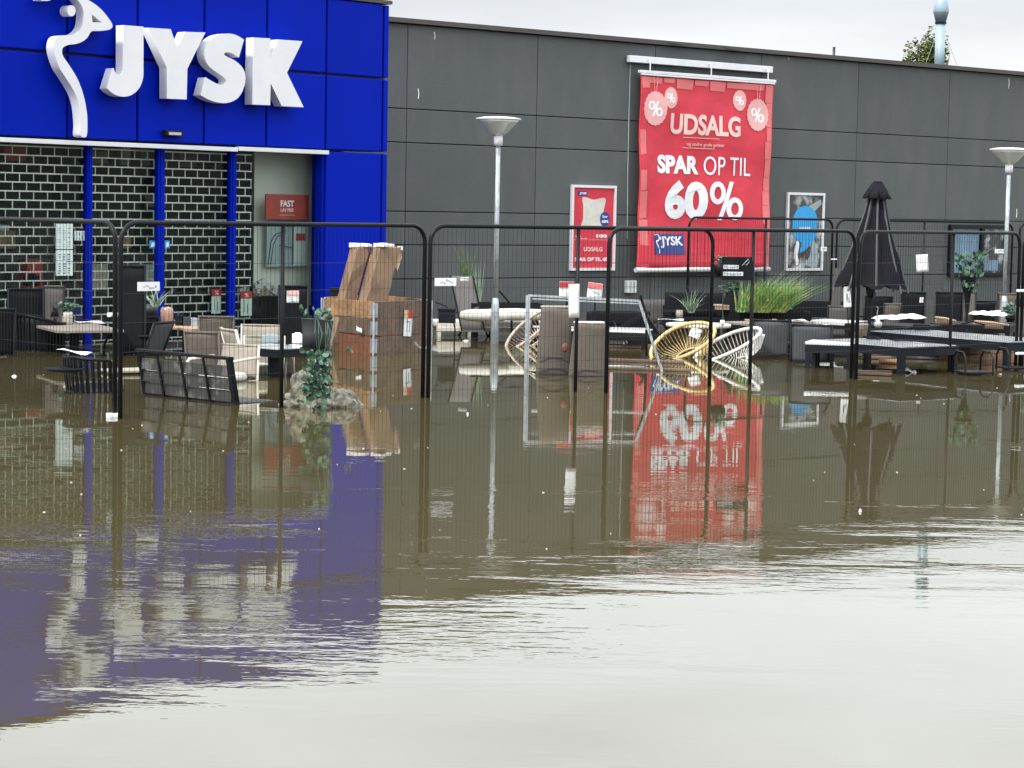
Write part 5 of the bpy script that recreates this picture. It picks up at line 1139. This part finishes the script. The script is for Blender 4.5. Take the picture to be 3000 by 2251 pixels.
# dark table with white edge behind, floating boards, black tipped chair
table((at(1890, 975, .22).x, at(1890, 975, .22).y), (-.97, .2), 1.0, (1, 0), .7, 'black glass-topped low table behind the wicker seats with white rim', h=.66, top='alu', leg='blackmatt', th=.02, apron=.10, lw=.05)
p = at(1840, 1020, .0); q = B(); q.box((0, 0, .02), (.75, .25, .03)); q.box((-.3, .14, .03), (.06, .06, .02)); q.box((.3, .14, .03), (.06, .06, .02)); tag(q.obj('floating_pallet', M['ply'], None, loc=(p.x, p.y + .1, -.0), rz=.05), 'pale wet slats floating under the black low table', 'boards')
for k, (px, py, L_, a_, mm, lb) in enumerate(((1880, 1062, 1.0, -.16, 'cratedk', 'long brown plank floating below the yellow chair, farther one'), (1900, 1086, .95, -.14, 'cratedk', 'long brown plank floating below the yellow chair, nearer one'))):
    p = at(px, py); q = B(); q.box((0, 0, .015), (L_, .10, .03)); q.box((0, .055, .02), (L_ * .96, .012, .03)); tag(q.obj('floating_plank', M[mm], None, bevel=.008, loc=(p.x, p.y, 0), rz=a_), lb, 'plank')
p = at(1925, 1010, 0); r = thing('director_chair', (p.x, p.y, -.2), R(-20), 'black sling chair tipped on its side behind the steel rack', 'chair', None, R(10), R(-32))
q = B(); q.grid(lambda u, v: (-.22 + u * .44, -.05 + .06 * math.sin(v * 3), .1 + v * .55), 6, 6, .015); q.obj('backrest', M['charcoal'], r, True)
q = B(); q.grid(lambda u, v: (-.22 + u * .44, v * .42, .12 - .05 * v), 6, 4, .015); q.obj('seat', M['charcoal'], r, True)
for s_ in (-.23, .23):
    q = B(); q.tube([(s_, -.1, -.25), (s_, -.05, .1), (s_, -.02, .75)], .016, 8); q.obj('leg', M['black'], r, True); q = B(); q.tube([(s_, -.02, .36), (s_, .2, .40), (s_, .42, .33), (s_, .46, .1), (s_, .44, -.25)], .016, 8); q.obj('armrest', M['charmetal'], r, True)
q = B(); p = atd(1882, 893, 25.5); q.bar((-.03, 0, .11), (.05, 0, -.12), .05, .03); q.bar((.05, 0, -.12), (.07, .1, -.6), .03, .03); tag(q.obj('parasol_stub', M['black'], None, loc=p), 'short black folded strut behind the right end of the steel rack', 'strut')
# round white table
p = at(2050, 952, .31); r = thing('round_table', (p.x, p.y + .2, GZ), 0, 'round white cafe table behind the yellow cord chair', 'table')
q = B(); q.lathe([(.42, .70), (.43, .715), (.43, .735), (.42, .745)], 36); q.obj('tabletop', M['cream'], r, True)
for a in (25, 145, 265): q = B(); q.tube([(.1 * math.cos(R(a)), .1 * math.sin(R(a)), .70), (.30 * math.cos(R(a)), .30 * math.sin(R(a)), 0)], .018, 8); q.obj('leg', M['cream'], r, True)
for px, py, w_, h_, mm, lb in ((1990, 926, .10, .12, 'jar', 'pale mug-shaped pot on the round white table, left side'), (2116, 946, .06, .07, 'paper', 'small white cup on the round white table, right side')):
    p = at(px, py + 8, .315); q = B(); q.lathe([(w_ * .4, 0), (w_ * .5, h_ * .5), (w_ * .45, h_), (w_ * .4, h_), (w_ * .42, h_ * .5), (.005, .01)], 16); tag(q.obj('cup', M[mm], None, True, loc=(p.x, p.y, .315)), lb, 'cup')
sheet(1965, 938, .315, .35, .16, -.1, 'white magazine on the left side of the round table')
# grey wicker sofa
def sofa(px, py, L_, ang, label, ztop, m='wickergrey', hb=.35, backonly=False):
    p = at(px, py, ztop); r = thing('wicker_sofa', (p.x, p.y, GZ), ang, label, 'sofa'); h = ztop - GZ
    q = B(); q.grid(lambda u, v: ((u - .5) * L_, -.0 + .02 * math.sin(u * 3.14), h - hb + v * hb), 14, 4, .06); q.obj('backrest', M[m], r, True)
    q = B(); q.box((0, .32, h - hb - .07), (L_, .65, .14)); q.obj('seat', M[m], r, bevel=.02)
    for x in (-L_ / 2 + .05, L_ / 2 - .05): q = B(); q.box((x, .3, h - hb + .08), (.09, .6, .16)); q.obj('armrest', M[m], r, bevel=.02)
    for x in (-L_ / 2 + .06, L_ / 2 - .06):
        for y_ in (.03, .55): q = B(); q.box((x, y_, (h - hb - .14) / 2), (.05, .05, h - hb - .14)); q.obj('leg', M['black'], r)
sofa(1995, 880, 1.15, .1, 'long grey-brown wicker sofa back behind the cord chairs', .50)
sofa(2035, 858, .85, .1, 'darker charcoal sofa back rising behind the wicker sofa', .62, 'charcoal')
spikes(2025, 917, .36, 50, .34, 'small tuft of pale grass by the round white table', 'grasspale', .9, (0, 0), .006, seed=12, base=.04)
sofa(1820, 912, .8, .1, 'low charcoal garden sofa behind the two wicker seats', .42, 'charcoal', .2)
# black sign on fence D
tD = .56; pD = D1 + (D2 - D1) * tD; pS = atd(2159, 787, pD.y - .06)
r = thing('fence_sign', pS, math.atan2((D2 - D1).y, (D2 - D1).x) * .35, 'square black sign with two white text strips on the fence', 'sign')
q = B(); q.box((0, 0, 0), (.335, .012, .24)); q.obj('board', M['blackmatt'], r, bevel=.003)
for z_, x0_, w_ in ((.015, -.07, .17), (-.055, -.045, .22)):
    q = B(); q.box((x0_, -.008, z_), (w_, .004, .042)); st_ = q.obj('text_strip', M['print'], r); q = B()
    for i in range(9): q.box((x0_ + (i - 4) * w_ * .1, -.0115, z_ + ri.uniform(-.006, .006)), (w_ * .06, .002, ri.uniform(.008, .022)))
    q.obj('strip_print', M['inkgrey'], st_)
q = B(); q.tube([(.05, -.01, .03), (.08, -.012, .06), (.12, -.012, .10), (.13, -.012, .07), (.10, -.012, .035), (.07, -.012, .05), (.11, -.012, .09)], .003, 5); q.obj('wire_tie', M['galv'], r)
# hanging basket & vase
pv = atd(2112, 785, 30.5); r = thing('hanging_basket', pv, 0, 'dark hanging plant pot with pinkish flowers against the banner foot', 'plant pot')
q = B(); q.lathe([(.05, -.12), (.11, -.06), (.13, .04), (.12, .045), (.01, .03)], 20); q.obj('pot', M['pot'], r, True)
lf = leafy(130, (.13, .08, .07), .045, 31); lf.v = [(x + .03, y, z + .10) for x, y, z in lf.v]; lf.obj('foliage', M['leafivy2'], r, kind='stuff')
lf = leafy(70, (.09, .05, .05), .025, 32); lf.v = [(x - .08, y - .02, z + .14) for x, y, z in lf.v]; lf.obj('blossom', M['redtag'], r, kind='stuff')
q = B(); q.tube([(.06, 0, -.1), (.04, 0, -.45), (.05, 0, -1.4)], .008, 6); q.obj('stake', M['leafdark'], r)
pv = atd(2142, 898, 31.2); r = thing('floor_vase', (pv.x, pv.y, pv.z - .58), 0, 'dark grey tapering vase with drooping leaves behind the fence sign', 'vase')
q = B(); q.lathe([(.06, 0), (.08, .3), (.11, .52), (.12, .66), (.08, .74), (.09, .78)], 22); q.obj('body', M['charcoal'], r, True)
lf = leafy(60, (.16, .08, .10), .075, 41); lf.v = [(x, y, z + .84) for x, y, z in lf.v]; lf.obj('foliage', M['leafdark'], r, kind='stuff')

# ------------------------------------------------------------------ right group
planter_box(2262, 912, 1.0, .1, 'long black planter trough full of ornamental grass', .42, .45, .22)
spikes(2205, 915, .42, 460, .47, 'large wind-bent clump of ornamental grass in the black trough, left part', 'grass', .75, (.42, 0), .0085, 'grass plant', 'ornamental_grass', 15, .30, .22)
spikes(2258, 915, .42, 420, .44, 'large wind-bent clump of ornamental grass in the black trough, right part', 'grass', .7, (.6, 0), .0085, 'grass plant', 'ornamental_grass', 16, .32, .2)
spikes(2240, 900, .45, 120, .52, 'pale seed stalks leaning right above the ornamental grass', 'grasspale', .5, (.75, 0), .006, 'grass plant', 'grass_stalks', 17, .2, .2)
planter_box(2385, 884, .9, .1, 'empty black planter box right of the ornamental grass', .50, .45, .22)
p = at(2290, 895, .5); q = B(); q.grid(lambda u, v: (u * .25 - .1, v * .15, .03 * math.sin(u * 3.1) * math.sin(v * 3)), 8, 4, .01); tag(q.obj('plastic_bag', M['foil'], None, True, loc=(p.x, p.y, .46)), 'crumpled pale plastic bag on the right edge of the grass trough', 'bag')
p = at(2113, 895, .46); q = B(); q.box((0, 0, 0), (.2, .3, .02)); q.box((0, -.13, -.03), (.2, .02, .05)); tag(q.obj('wooden_tray', M['ply'], None, loc=(p.x, p.y, .46)), 'small pale wooden tray at the left end of the grass trough', 'tray')
table((at(2190, 948, .31).x, at(2190, 948, .31).y), (-.6, .8), .5, (1, 0), 1.25, 'grey dining table with loose wooden strips behind two grey chairs', top='tabletop', leg='charmetal', apron=.04)
for px, py, L_, a_, lb in ((2225, 930, .55, .10, 'thin pale wooden strip on the grey dining table, farther one'), (2230, 938, .45, -.05, 'thin pale wooden strip on the grey dining table, nearer one')):
    p = at(px, py, .33); q = B(); q.box((0, 0, .012), (L_, .035, .02)); q.box((L_ * .4, 0, .026), (.06, .03, .012)); tag(q.obj('wooden_strip', M['ply'], None, loc=(p.x, p.y, .315), rz=a_, bevel=.003), lb, 'strip')
chair(2262, 938, 'grey sling armchair with its back to the camera, left of a pair', -10, .46, .9, m='sling', fm='charmetal', curve=.10)
chair(2378, 952, 'grey sling armchair with its back to the camera, right of a pair', -8, .48, .9, m='sling', fm='charmetal', curve=.10)
sheet(2335, 940, .33, .26, .22, .25, 'white open magazine on the table above the two grey chairs')
sheet(2400, 955, .33, .25, .14, 0., 'wrinkled white paper on the table above the right grey chair')
chair(2460, 897, 'brown-grey sling chair back next to a tall white cylinder', -8, .33, .9, m='slinglt', fm='charmetal', arms=False)
p = atd(2482, 862, 28.2); q = B(); q.grid(lambda u, v: ((u - .5) * (.10 - .02 * v), .02 * math.sin(v * 3), (v - .5) * .34), 4, 6, .01); o = q.obj('sheet', M['paper'], None); r = thing('price_strip', p, 0, 'tall white price strip standing behind the brown-grey chair', 'price strip', None, 0, R(-4)); o.parent = r
q = B(); q.box((0, -.012, -.06), (.04, .004, .03)); q.obj('strip_print', M['inkgrey'], r); q = B(); q.tube([(0, .02, .0), (0, .02, -1.0)], .008, 6); q.obj('stand', M['charmetal'], r)
p = atd(2450, 865, 28.4); q = B(); q.grid(lambda u, v: ((u - .5) * .12 * (1.1 - .6 * v), .0, v * .5 - .15), 3, 5, .01); tag(q.obj('cloth_strip', M['wickergrey'], None, loc=p), 'brownish folded cloth hanging left of the tall white strip', 'cloth')
# parasol
pp = atd(2543, 900, 27.6); r = thing('closed_parasol', (pp.x, pp.y, GZ), 0, 'tall closed charcoal parasol with a frilled cap', 'parasol', None, 0, R(1.6))
zt_ = atd(2581, 532, 27.6).z + .43; zc = atd(2581, 580, 27.6).z + .43; zbm = atd(2560, 850, 27.6).z + .43
def fold(i, k, rr): return rr * (1 + .20 * math.cos(k / 48 * 6.283 * 8)) 
q = B(); n_ = 48; prof = []
for j in range(13):
    v = j / 12; z_ = zc + .02 + (zbm - zc) * v; rad = .085 + .315 * v ** 1.2
    prof.append((rad, z_))
vv = []; ff = []
for j, (rad, z_) in enumerate(prof):
    for k in range(n_):
        a = k / n_ * 6.283; lob = math.cos(a * 8); rr2 = rad * (1 + .16 * lob + .05 * math.sin(a * 3 + j)); zz = z_
        if j == 12: zz += .06 * max(0, -lob) + .0
        vv.append((rr2 * math.cos(a), rr2 * math.sin(a) * .8, zz))
for j in range(12):
    for k in range(n_): ff.append((j * n_ + k, j * n_ + (k + 1) % n_, (j + 1) * n_ + (k + 1) % n_, (j + 1) * n_ + k))
q.add(vv, ff); q.obj('canopy', M['parasol'], r, True)
q = B(); vv = []; ff = []
for j, (rad, z_) in enumerate(((.05, zt_), (.075, zt_ - .03), (.12, zt_ - .1), (.175, zc + .01), (.17, zc - .01))):
    for k in range(n_):
        a = k / n_ * 6.283; rr2 = rad * (1 + .10 * math.cos(a * 8) * (j / 4)); vv.append((rr2 * math.cos(a), rr2 * math.sin(a), z_ - .03 * (j == 3) * math.cos(a * 8)))
for j in range(4):
    for k in range(n_): ff.append((j * n_ + k, j * n_ + (k + 1) % n_, (j + 1) * n_ + (k + 1) % n_, (j + 1) * n_ + k))
ff.append(tuple(range(n_))); q.add(vv, ff); q.obj('cap', M['parasol'], r, True)
for k in range(8):
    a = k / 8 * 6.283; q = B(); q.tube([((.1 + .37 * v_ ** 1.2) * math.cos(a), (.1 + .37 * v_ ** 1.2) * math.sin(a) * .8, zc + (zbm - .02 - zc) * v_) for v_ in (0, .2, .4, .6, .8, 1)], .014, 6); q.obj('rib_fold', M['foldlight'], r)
q = B(); q.tube([(0, 0, 0), (0, 0, zt_)], .022, 10); q.obj('pole', M['charmetal'], r); q = B(); q.lathe([(.28, 0), (.28, .06), (.05, .09), (.035, .3)], 20); q.obj('base', M['blackmatt'], r, True)
q = B(); q.lathe([(.05, zbm - .1), (.07, zbm), (.05, zbm + .08)], 12); q.obj('runner_hub', M['black'], r, True)
# white sheet on rear fence
pr = ptd(2704, 38.6); card(2702, 772, 38.5, .21, .31, 'white paper sheets tied to the middle post of rear fence', marks=False, name='paper_sheet', cat='paper', ry=-.08)
# chairs behind tables
chair(2676, 856, 'black mesh garden chair with a white tag, left of two large ones', 4, .38, 1.06, m='charcoal', fm='black', arms=False, tilt=.08)
chair(2782, 856, 'large black mesh chair behind the long table at right', -2, .40, 1.10, m='charcoal', fm='black', arms=False, tilt=.06)
chair(2838, 855, 'narrow taupe wicker high-back chair right of the large black one', -2, .22, 1.10, m='wicker', fm='charmetal', arms=False, tilt=.04)
chair(2887, 882, 'low black slatted chair back between two taupe wicker chairs', 0, .33, .95, m='blackmatt', fm='black', arms=False)
chair(2955, 860, 'taupe wicker high-back chair near the right lamp post', 0, .32, 1.06, m='wicker', fm='charmetal', arms=False, tilt=.04)
chair(3010, 880, 'taupe wicker chair cut by the right photo edge', 0, .34, 1.0, m='wicker', fm='charmetal', arms=False, tilt=.04)
chair(2616, 890, 'small taupe rounded chair back under the parasol hem', 6, .26, .92, m='wicker', fm='charmetal', arms=False, curve=.08)
chair(2575, 868, 'dark round-backed chair directly below the parasol hem', 0, .42, .98, m='charcoal', fm='black', arms=True, curve=.12)
card(2700, 880, 29.0, .05, .07, 'small white tag on the black mesh chair', marks=False, name='label_tag', cat='label')
# tables right
TR = table((at(2640, 1017, .31).x, at(2640, 1017, .31).y - .05), (-.6, .8), 1.45, (1, 0), .95, 'charcoal metal garden table nearest the camera with wet pale top', lw=.08)
TL = table((at(2952, 1003, .31).x, at(2952, 1003, .31).y), (-.56, .83), 2.4, (1, 0), 1.0, 'long charcoal garden table with wet reflective top at right', lw=.08)
table((at(2700, 958, .31).x, at(2700, 958, .31).y), (-.85, .5), 1.1, (1, 0), .8, 'black garden table with two white cushions behind the long table', top='blackmatt', leg='blackmatt')
table((at(2960, 955, .31).x, at(2960, 955, .31).y), (-.9, .35), 1.1, (1, 0), .8, 'black garden table at the back right holding folded white cushions', top='blackmatt', leg='blackmatt')
table((at(2490, 945, .31).x, at(2490, 945, .31).y), (-.8, .6), .7, (1, 0), .6, 'white-edged side table under the closed parasol', top='alu', leg='blackmatt', th=.05, apron=.05)
def cushion(px, py, z, w_, d_, h_, rz, label, m='paper', tilt=0.):
    p = at(px, py, z); q = B(); q.grid(lambda u, v: ((u - .5) * w_, (v - .5) * d_, h_ * (1 - abs(2 * u - 1) ** 4) * (1 - abs(2 * v - 1) ** 4) + .006 * math.sin(u * 14)), 14, 10); q.grid(lambda u, v: ((.5 - u) * w_, (v - .5) * d_, 0), 1, 1)
    o = q.obj('seat_cushion', M[m], None, True, loc=(p.x, p.y, z + .004), rz=rz); o.rotation_euler.x = tilt; tag(o, label, 'cushion'); return o
cushion(2605, 935, .31, .42, .40, .05, -.5, 'white cushion on the black table, left of two', 'paper')
cushion(2665, 933, .31, .42, .36, .06, -.4, 'white cushion with a pale blue edge on the black table, right of two', 'paper')
cushion(2875, 922, .34, .34, .34, .05, -.4, 'folded white cushion on the back right table, left of two', 'paper')
cushion(2920, 925, .34, .30, .34, .07, -.3, 'rounded white cushion on the back right table, right of two', 'paper')
p = at(2572, 962, .31); q = B(); q.lathe([(.03, 0), (.055, .03), (.05, .07), (.025, .09), (.03, .13), (.025, .13), (.02, .09), (.005, .02)], 18); tag(q.obj('glass_vase', M['foil'], None, True, loc=(p.x, p.y, .315)), 'round clear glass vase on the left end of the long table', 'vase')
p = at(2570, 925, .4); q = B(); q.tube([(0, 0, 0), (0, 0, .10), (.01, 0, .16), (-.01, 0, .18)], .006, 6); q.lathe([(.04, -.03), (.03, .01), (.01, .02)], 12); tag(q.obj('table_lamp', M['galv'], None, True, loc=(p.x, p.y, .345)), 'small metal candlestick behind the glass vase', 'candlestick')
p = at(2700, 968, .31); q = B(); q.box((0, 0, .035), (.2, .12, .07)); q.bar((-.1, 0, .05), (-.22, -.02, .01), .08, .012); tag(q.obj('folded_cloth', M['charcoal'], None, bevel=.012, loc=(p.x, p.y, .315)), 'dark grey folded cloth block on the long table beside the fence post', 'cloth')
for px, py, L_, a_, lb in ((2770, 940, .30, -.55, 'curved pale wooden armrest piece on the long table, left of two'), (2905, 952, .45, -.25, 'long pale wooden piece on the long table, right of two')):
    p = at(px, py, .36); q = B(); q.tube([(-L_ / 2, 0, .04), (0, 0, .03), (L_ / 2, 0, .0)], .016, 8); q.box((-L_ * .1, .05, -.02), (L_ * .9, .03, .07)); tag(q.obj('wooden_piece', M['ply'], None, True, loc=(p.x, p.y, .36), rz=a_), lb, 'wood piece')
q = B(); p = at(2850, 960, .33); q.box((0, 0, .03), (.3, .2, .05)); q.tube([(-.15, -.1, .06), (0, -.12, .1), (.16, -.08, .06)], .012, 6); tag(q.obj('tool_bag', M['blackmatt'], None, bevel=.01, loc=(p.x, p.y, .315), rz=-.3), 'flat black bag with a handle on the long table', 'bag')
q = B(); p = at(2560, 995, .31); q.box((0, 0, .01), (.16, .10, .02)); q.box((.0, 0, .023), (.12, .07, .006)); tag(q.obj('tray', M['blackmatt'], None, loc=(p.x, p.y, .315), rz=-.6), 'small black tray on the nearest charcoal table', 'tray')
q = B()
for k in range(4): q.tube([(-.28 + k * .02, -.06 * k, .01), (-.1, -.055 * k, .014), (.1, -.05 * k - .01, .012), (.28 - k * .02, -.06 * k, .01)], .006, 5)
p = at(2680, 1003, .31); tag(q.obj('wet_cables', M['black'], None, True, loc=(p.x, p.y + .1, .315), rz=-.1), 'thin dark wires lying across the nearest charcoal table', 'wires')
p = at(2525, 985, .31); r = thing('metal_bucket', (p.x, p.y, .31), 0, 'pale rust-stained bucket at the left end of nearest table', 'bucket')
q = B(); q.lathe([(.06, 0), (.075, .14), (.08, .145), (.07, .15), (.065, .13), (.05, .02)], 20); q.obj('body', M['jar'], r, True)
# nearer side table left of TR
table((at(2497, 1006, .31).x, at(2497, 1006, .31).y), (-.95, .3), .55, (1, 0), .5, 'pale-topped side table between the grey chairs and fence post', top='alu', leg='charmetal', apron=.09, lw=.06)
# eucalyptus vase
pv = atd(2835, 855, 29.5); r = thing('glass_vase', (pv.x, pv.y, GZ), 0, 'tall glass vase with a big bunch of eucalyptus, right side', 'vase')
zz = pv.z + .43
q = B(); q.lathe([(.12, 0), (.12, .02), (.02, .03), (.02, zz - .30), (.05, zz - .02), (.07, zz + .0), (.10, zz + .14), (.13, zz + .2)], 18, capt=False); q.obj('stand', M['charmetal'], r, True)
r2_ = [0]
lf_ = lambda n, cx, cz, sx, sz, s: leaves(r, n, cx, -.02, cz, sx, .12, sz, s, .35)
lf_(70, .0, zz + .36, .17, .13, .07); lf_(34, .03, zz + .16, .12, .12, .07); lf_(10, 0, zz + .03, .06, .05, .06); lf_(8, .15, zz + .47, .1, .05, .08)
q = B(); q.tube([(.05, 0, zz + .3), (.2, 0, zz + .52), (.33, 0, zz + .60)], .004, 5); q.tube([(-.05, 0, zz), (-.12, 0, zz + .2), (-.15, 0, zz + .4)], .004, 5); q.obj('stem', M['leafpale'], r)
p = at(2985, 900, .5); plant_pot(2960, 945, .31, .07, .09, 'small pot of pale blue-green leaves at far right table', n=90, fr=(.13, .1, .10), fz=.08, ls=.06, seed=8)
plant_pot(3000, 900, .55, .08, .12, 'leafy potted plant cut by the right photo edge behind the fence', n=90, fr=(.12, .1, .14), fz=.12, ls=.05, seed=9)
# under-table debris
p = at(2890, 1060, 0); r = thing('wicker_crate', (p.x + .05, p.y + .7, -.2), R(40), 'brown wooden storage chest standing in water under the long table', 'chest')
q = B()
for k in range(3): q2 = B(); q2.box((0, 0, .10 + k * .115), (1.0, .5, .108)); q2.obj('side_board', M['crate'], r, bevel=.004)
def stool(px, py, label, sc_=1.):
    p = at(px, py); r = thing('metal_stool', (p.x, p.y, GZ), R(15), label, 'stool')
    for x in (-.17, .17):
        q = B(); q.tube([(x, -.16, 0), (x, -.15, .62), (x, -.08, .69), (x, .08, .69), (x, .15, .62), (x, .16, 0)], .012, 8); q.obj('leg_loop', M['black'], r, True)
    q = B(); q.box((0, 0, .46), (.36, .34, .02)); q.obj('shelf', M['blackmatt'], r)
    return r
stool(2850, 1098, 'black bent-tube stool frame under the long table, left of two'); stool(2975, 1085, 'black bent-tube stool frame at right edge under the table')
rr = random.Random(77)
for k, (px, py, L_, w_, a_, mm, lb) in enumerate(((2560, 1052, .42, .14, .1, 'cratedk', 'brown split board floating under the nearest table, upper left'), (2608, 1066, .26, .16, -.3, 'crate', 'orange-brown floating board beside the nearest table leg'), (2560, 1100, .40, .10, -.35, 'cratedk', 'pair-like broken brown lath floating lowest before the nearest table'), (2690, 1052, .5, .16, -.25, 'slat', 'grey floating board right of the nearest table leg'), (2770, 1030, .35, .12, .1, 'blackmatt', 'black floating panel beneath the nearest table'))):
    p = at(px, py); q = B(); q.box((0, 0, .02), (L_, w_, .03)); q.bar((-L_ / 2, -w_ / 2, .045), (L_ / 2, w_ * .3, .05), .03, .015); tag(q.obj('floating_board', M[mm], None, bevel=.006, loc=(p.x, p.y, 0), rz=a_), lb, 'board')
q = B(); p = at(2665, 1092); q.grid(lambda u, v: ((u - .5) * .14, (v - .5) * .1, .02 * math.sin(u * 6) + .03 * v), 6, 3, .003); tag(q.obj('paper_scrap', M['paper'], None, True, loc=(p.x, p.y, .01)), 'crumpled white paper floating right of the nearest table leg', 'paper scrap')
q = B(); p = at(2500, 1075); q.tube([(.12, .1, .12), (-.02, 0, .10), (-.06, -.03, .02), (-.10, -.05, -.05)], .014, 6); tag(q.obj('bent_pipe', M['galv'], None, True, loc=p), 'bent grey pipe sticking out of water at the fence foot', 'pipe')
p = at(2470, 1050); q = B(); q.box((0, 0, .0), (.45, .3, .10)); q.box((.05, 0, .08), (.2, .2, .07)); tag(q.obj('sunken_box', M['blackmatt'], None, bevel=.01, loc=(p.x, p.y + .25, 0)), 'black half-sunken box between grey chair and fence post', 'box')
for px, py, lb in ((1925, 1062, 'yellow leaf litter'),):
    pass
# small white float at left
for k, (px, py, w_, lb) in enumerate(((42, 1104, .06, 'small white float on the water at the far left'), (1365, 1000, .1, 'thin white strip floating below the taupe recliner'), (695, 1178, .05, 'white chip floating at the foot of the bench'), (2990, 1086, .08, 'white strip floating near the right photo edge'), (1370, 1215, .02, 'tiny white speck on water right of the fence joint'), (2520, 1500, .02, 'tiny pale speck floating alone on the open water'))):
    p = at(px, py); q = B(); q.lathe([(w_ * .35, -.006), (w_ * .5, 0), (w_ * .3, .012), (.004, .016)], 12); q.v = [(x, y * .5, z) for x, y, z in q.v]; tag(q.obj('floating_scrap', M['paper'], None, True, loc=(p.x, p.y, .002)), lb, 'floating scrap', 'white scraps floating on the water')

q = B(); rs_ = random.Random(123)
for k in range(50):
    dd = rs_.uniform(11, 23); xx = rs_.uniform(-.24, .24) * dd; w_ = rs_.uniform(.005, .015); a = rs_.uniform(0, 3.14)
    q.box((xx, dd, .002), (w_, w_ * rs_.uniform(.4, 1), .005), a)
tag(q.obj('sparkle_specks', M['cushion']), 'tiny pale specks standing in for sparkles scattered over the flood water', 'sparkles', kind='stuff')  # pale specks drawn in place of light sparkling on the water
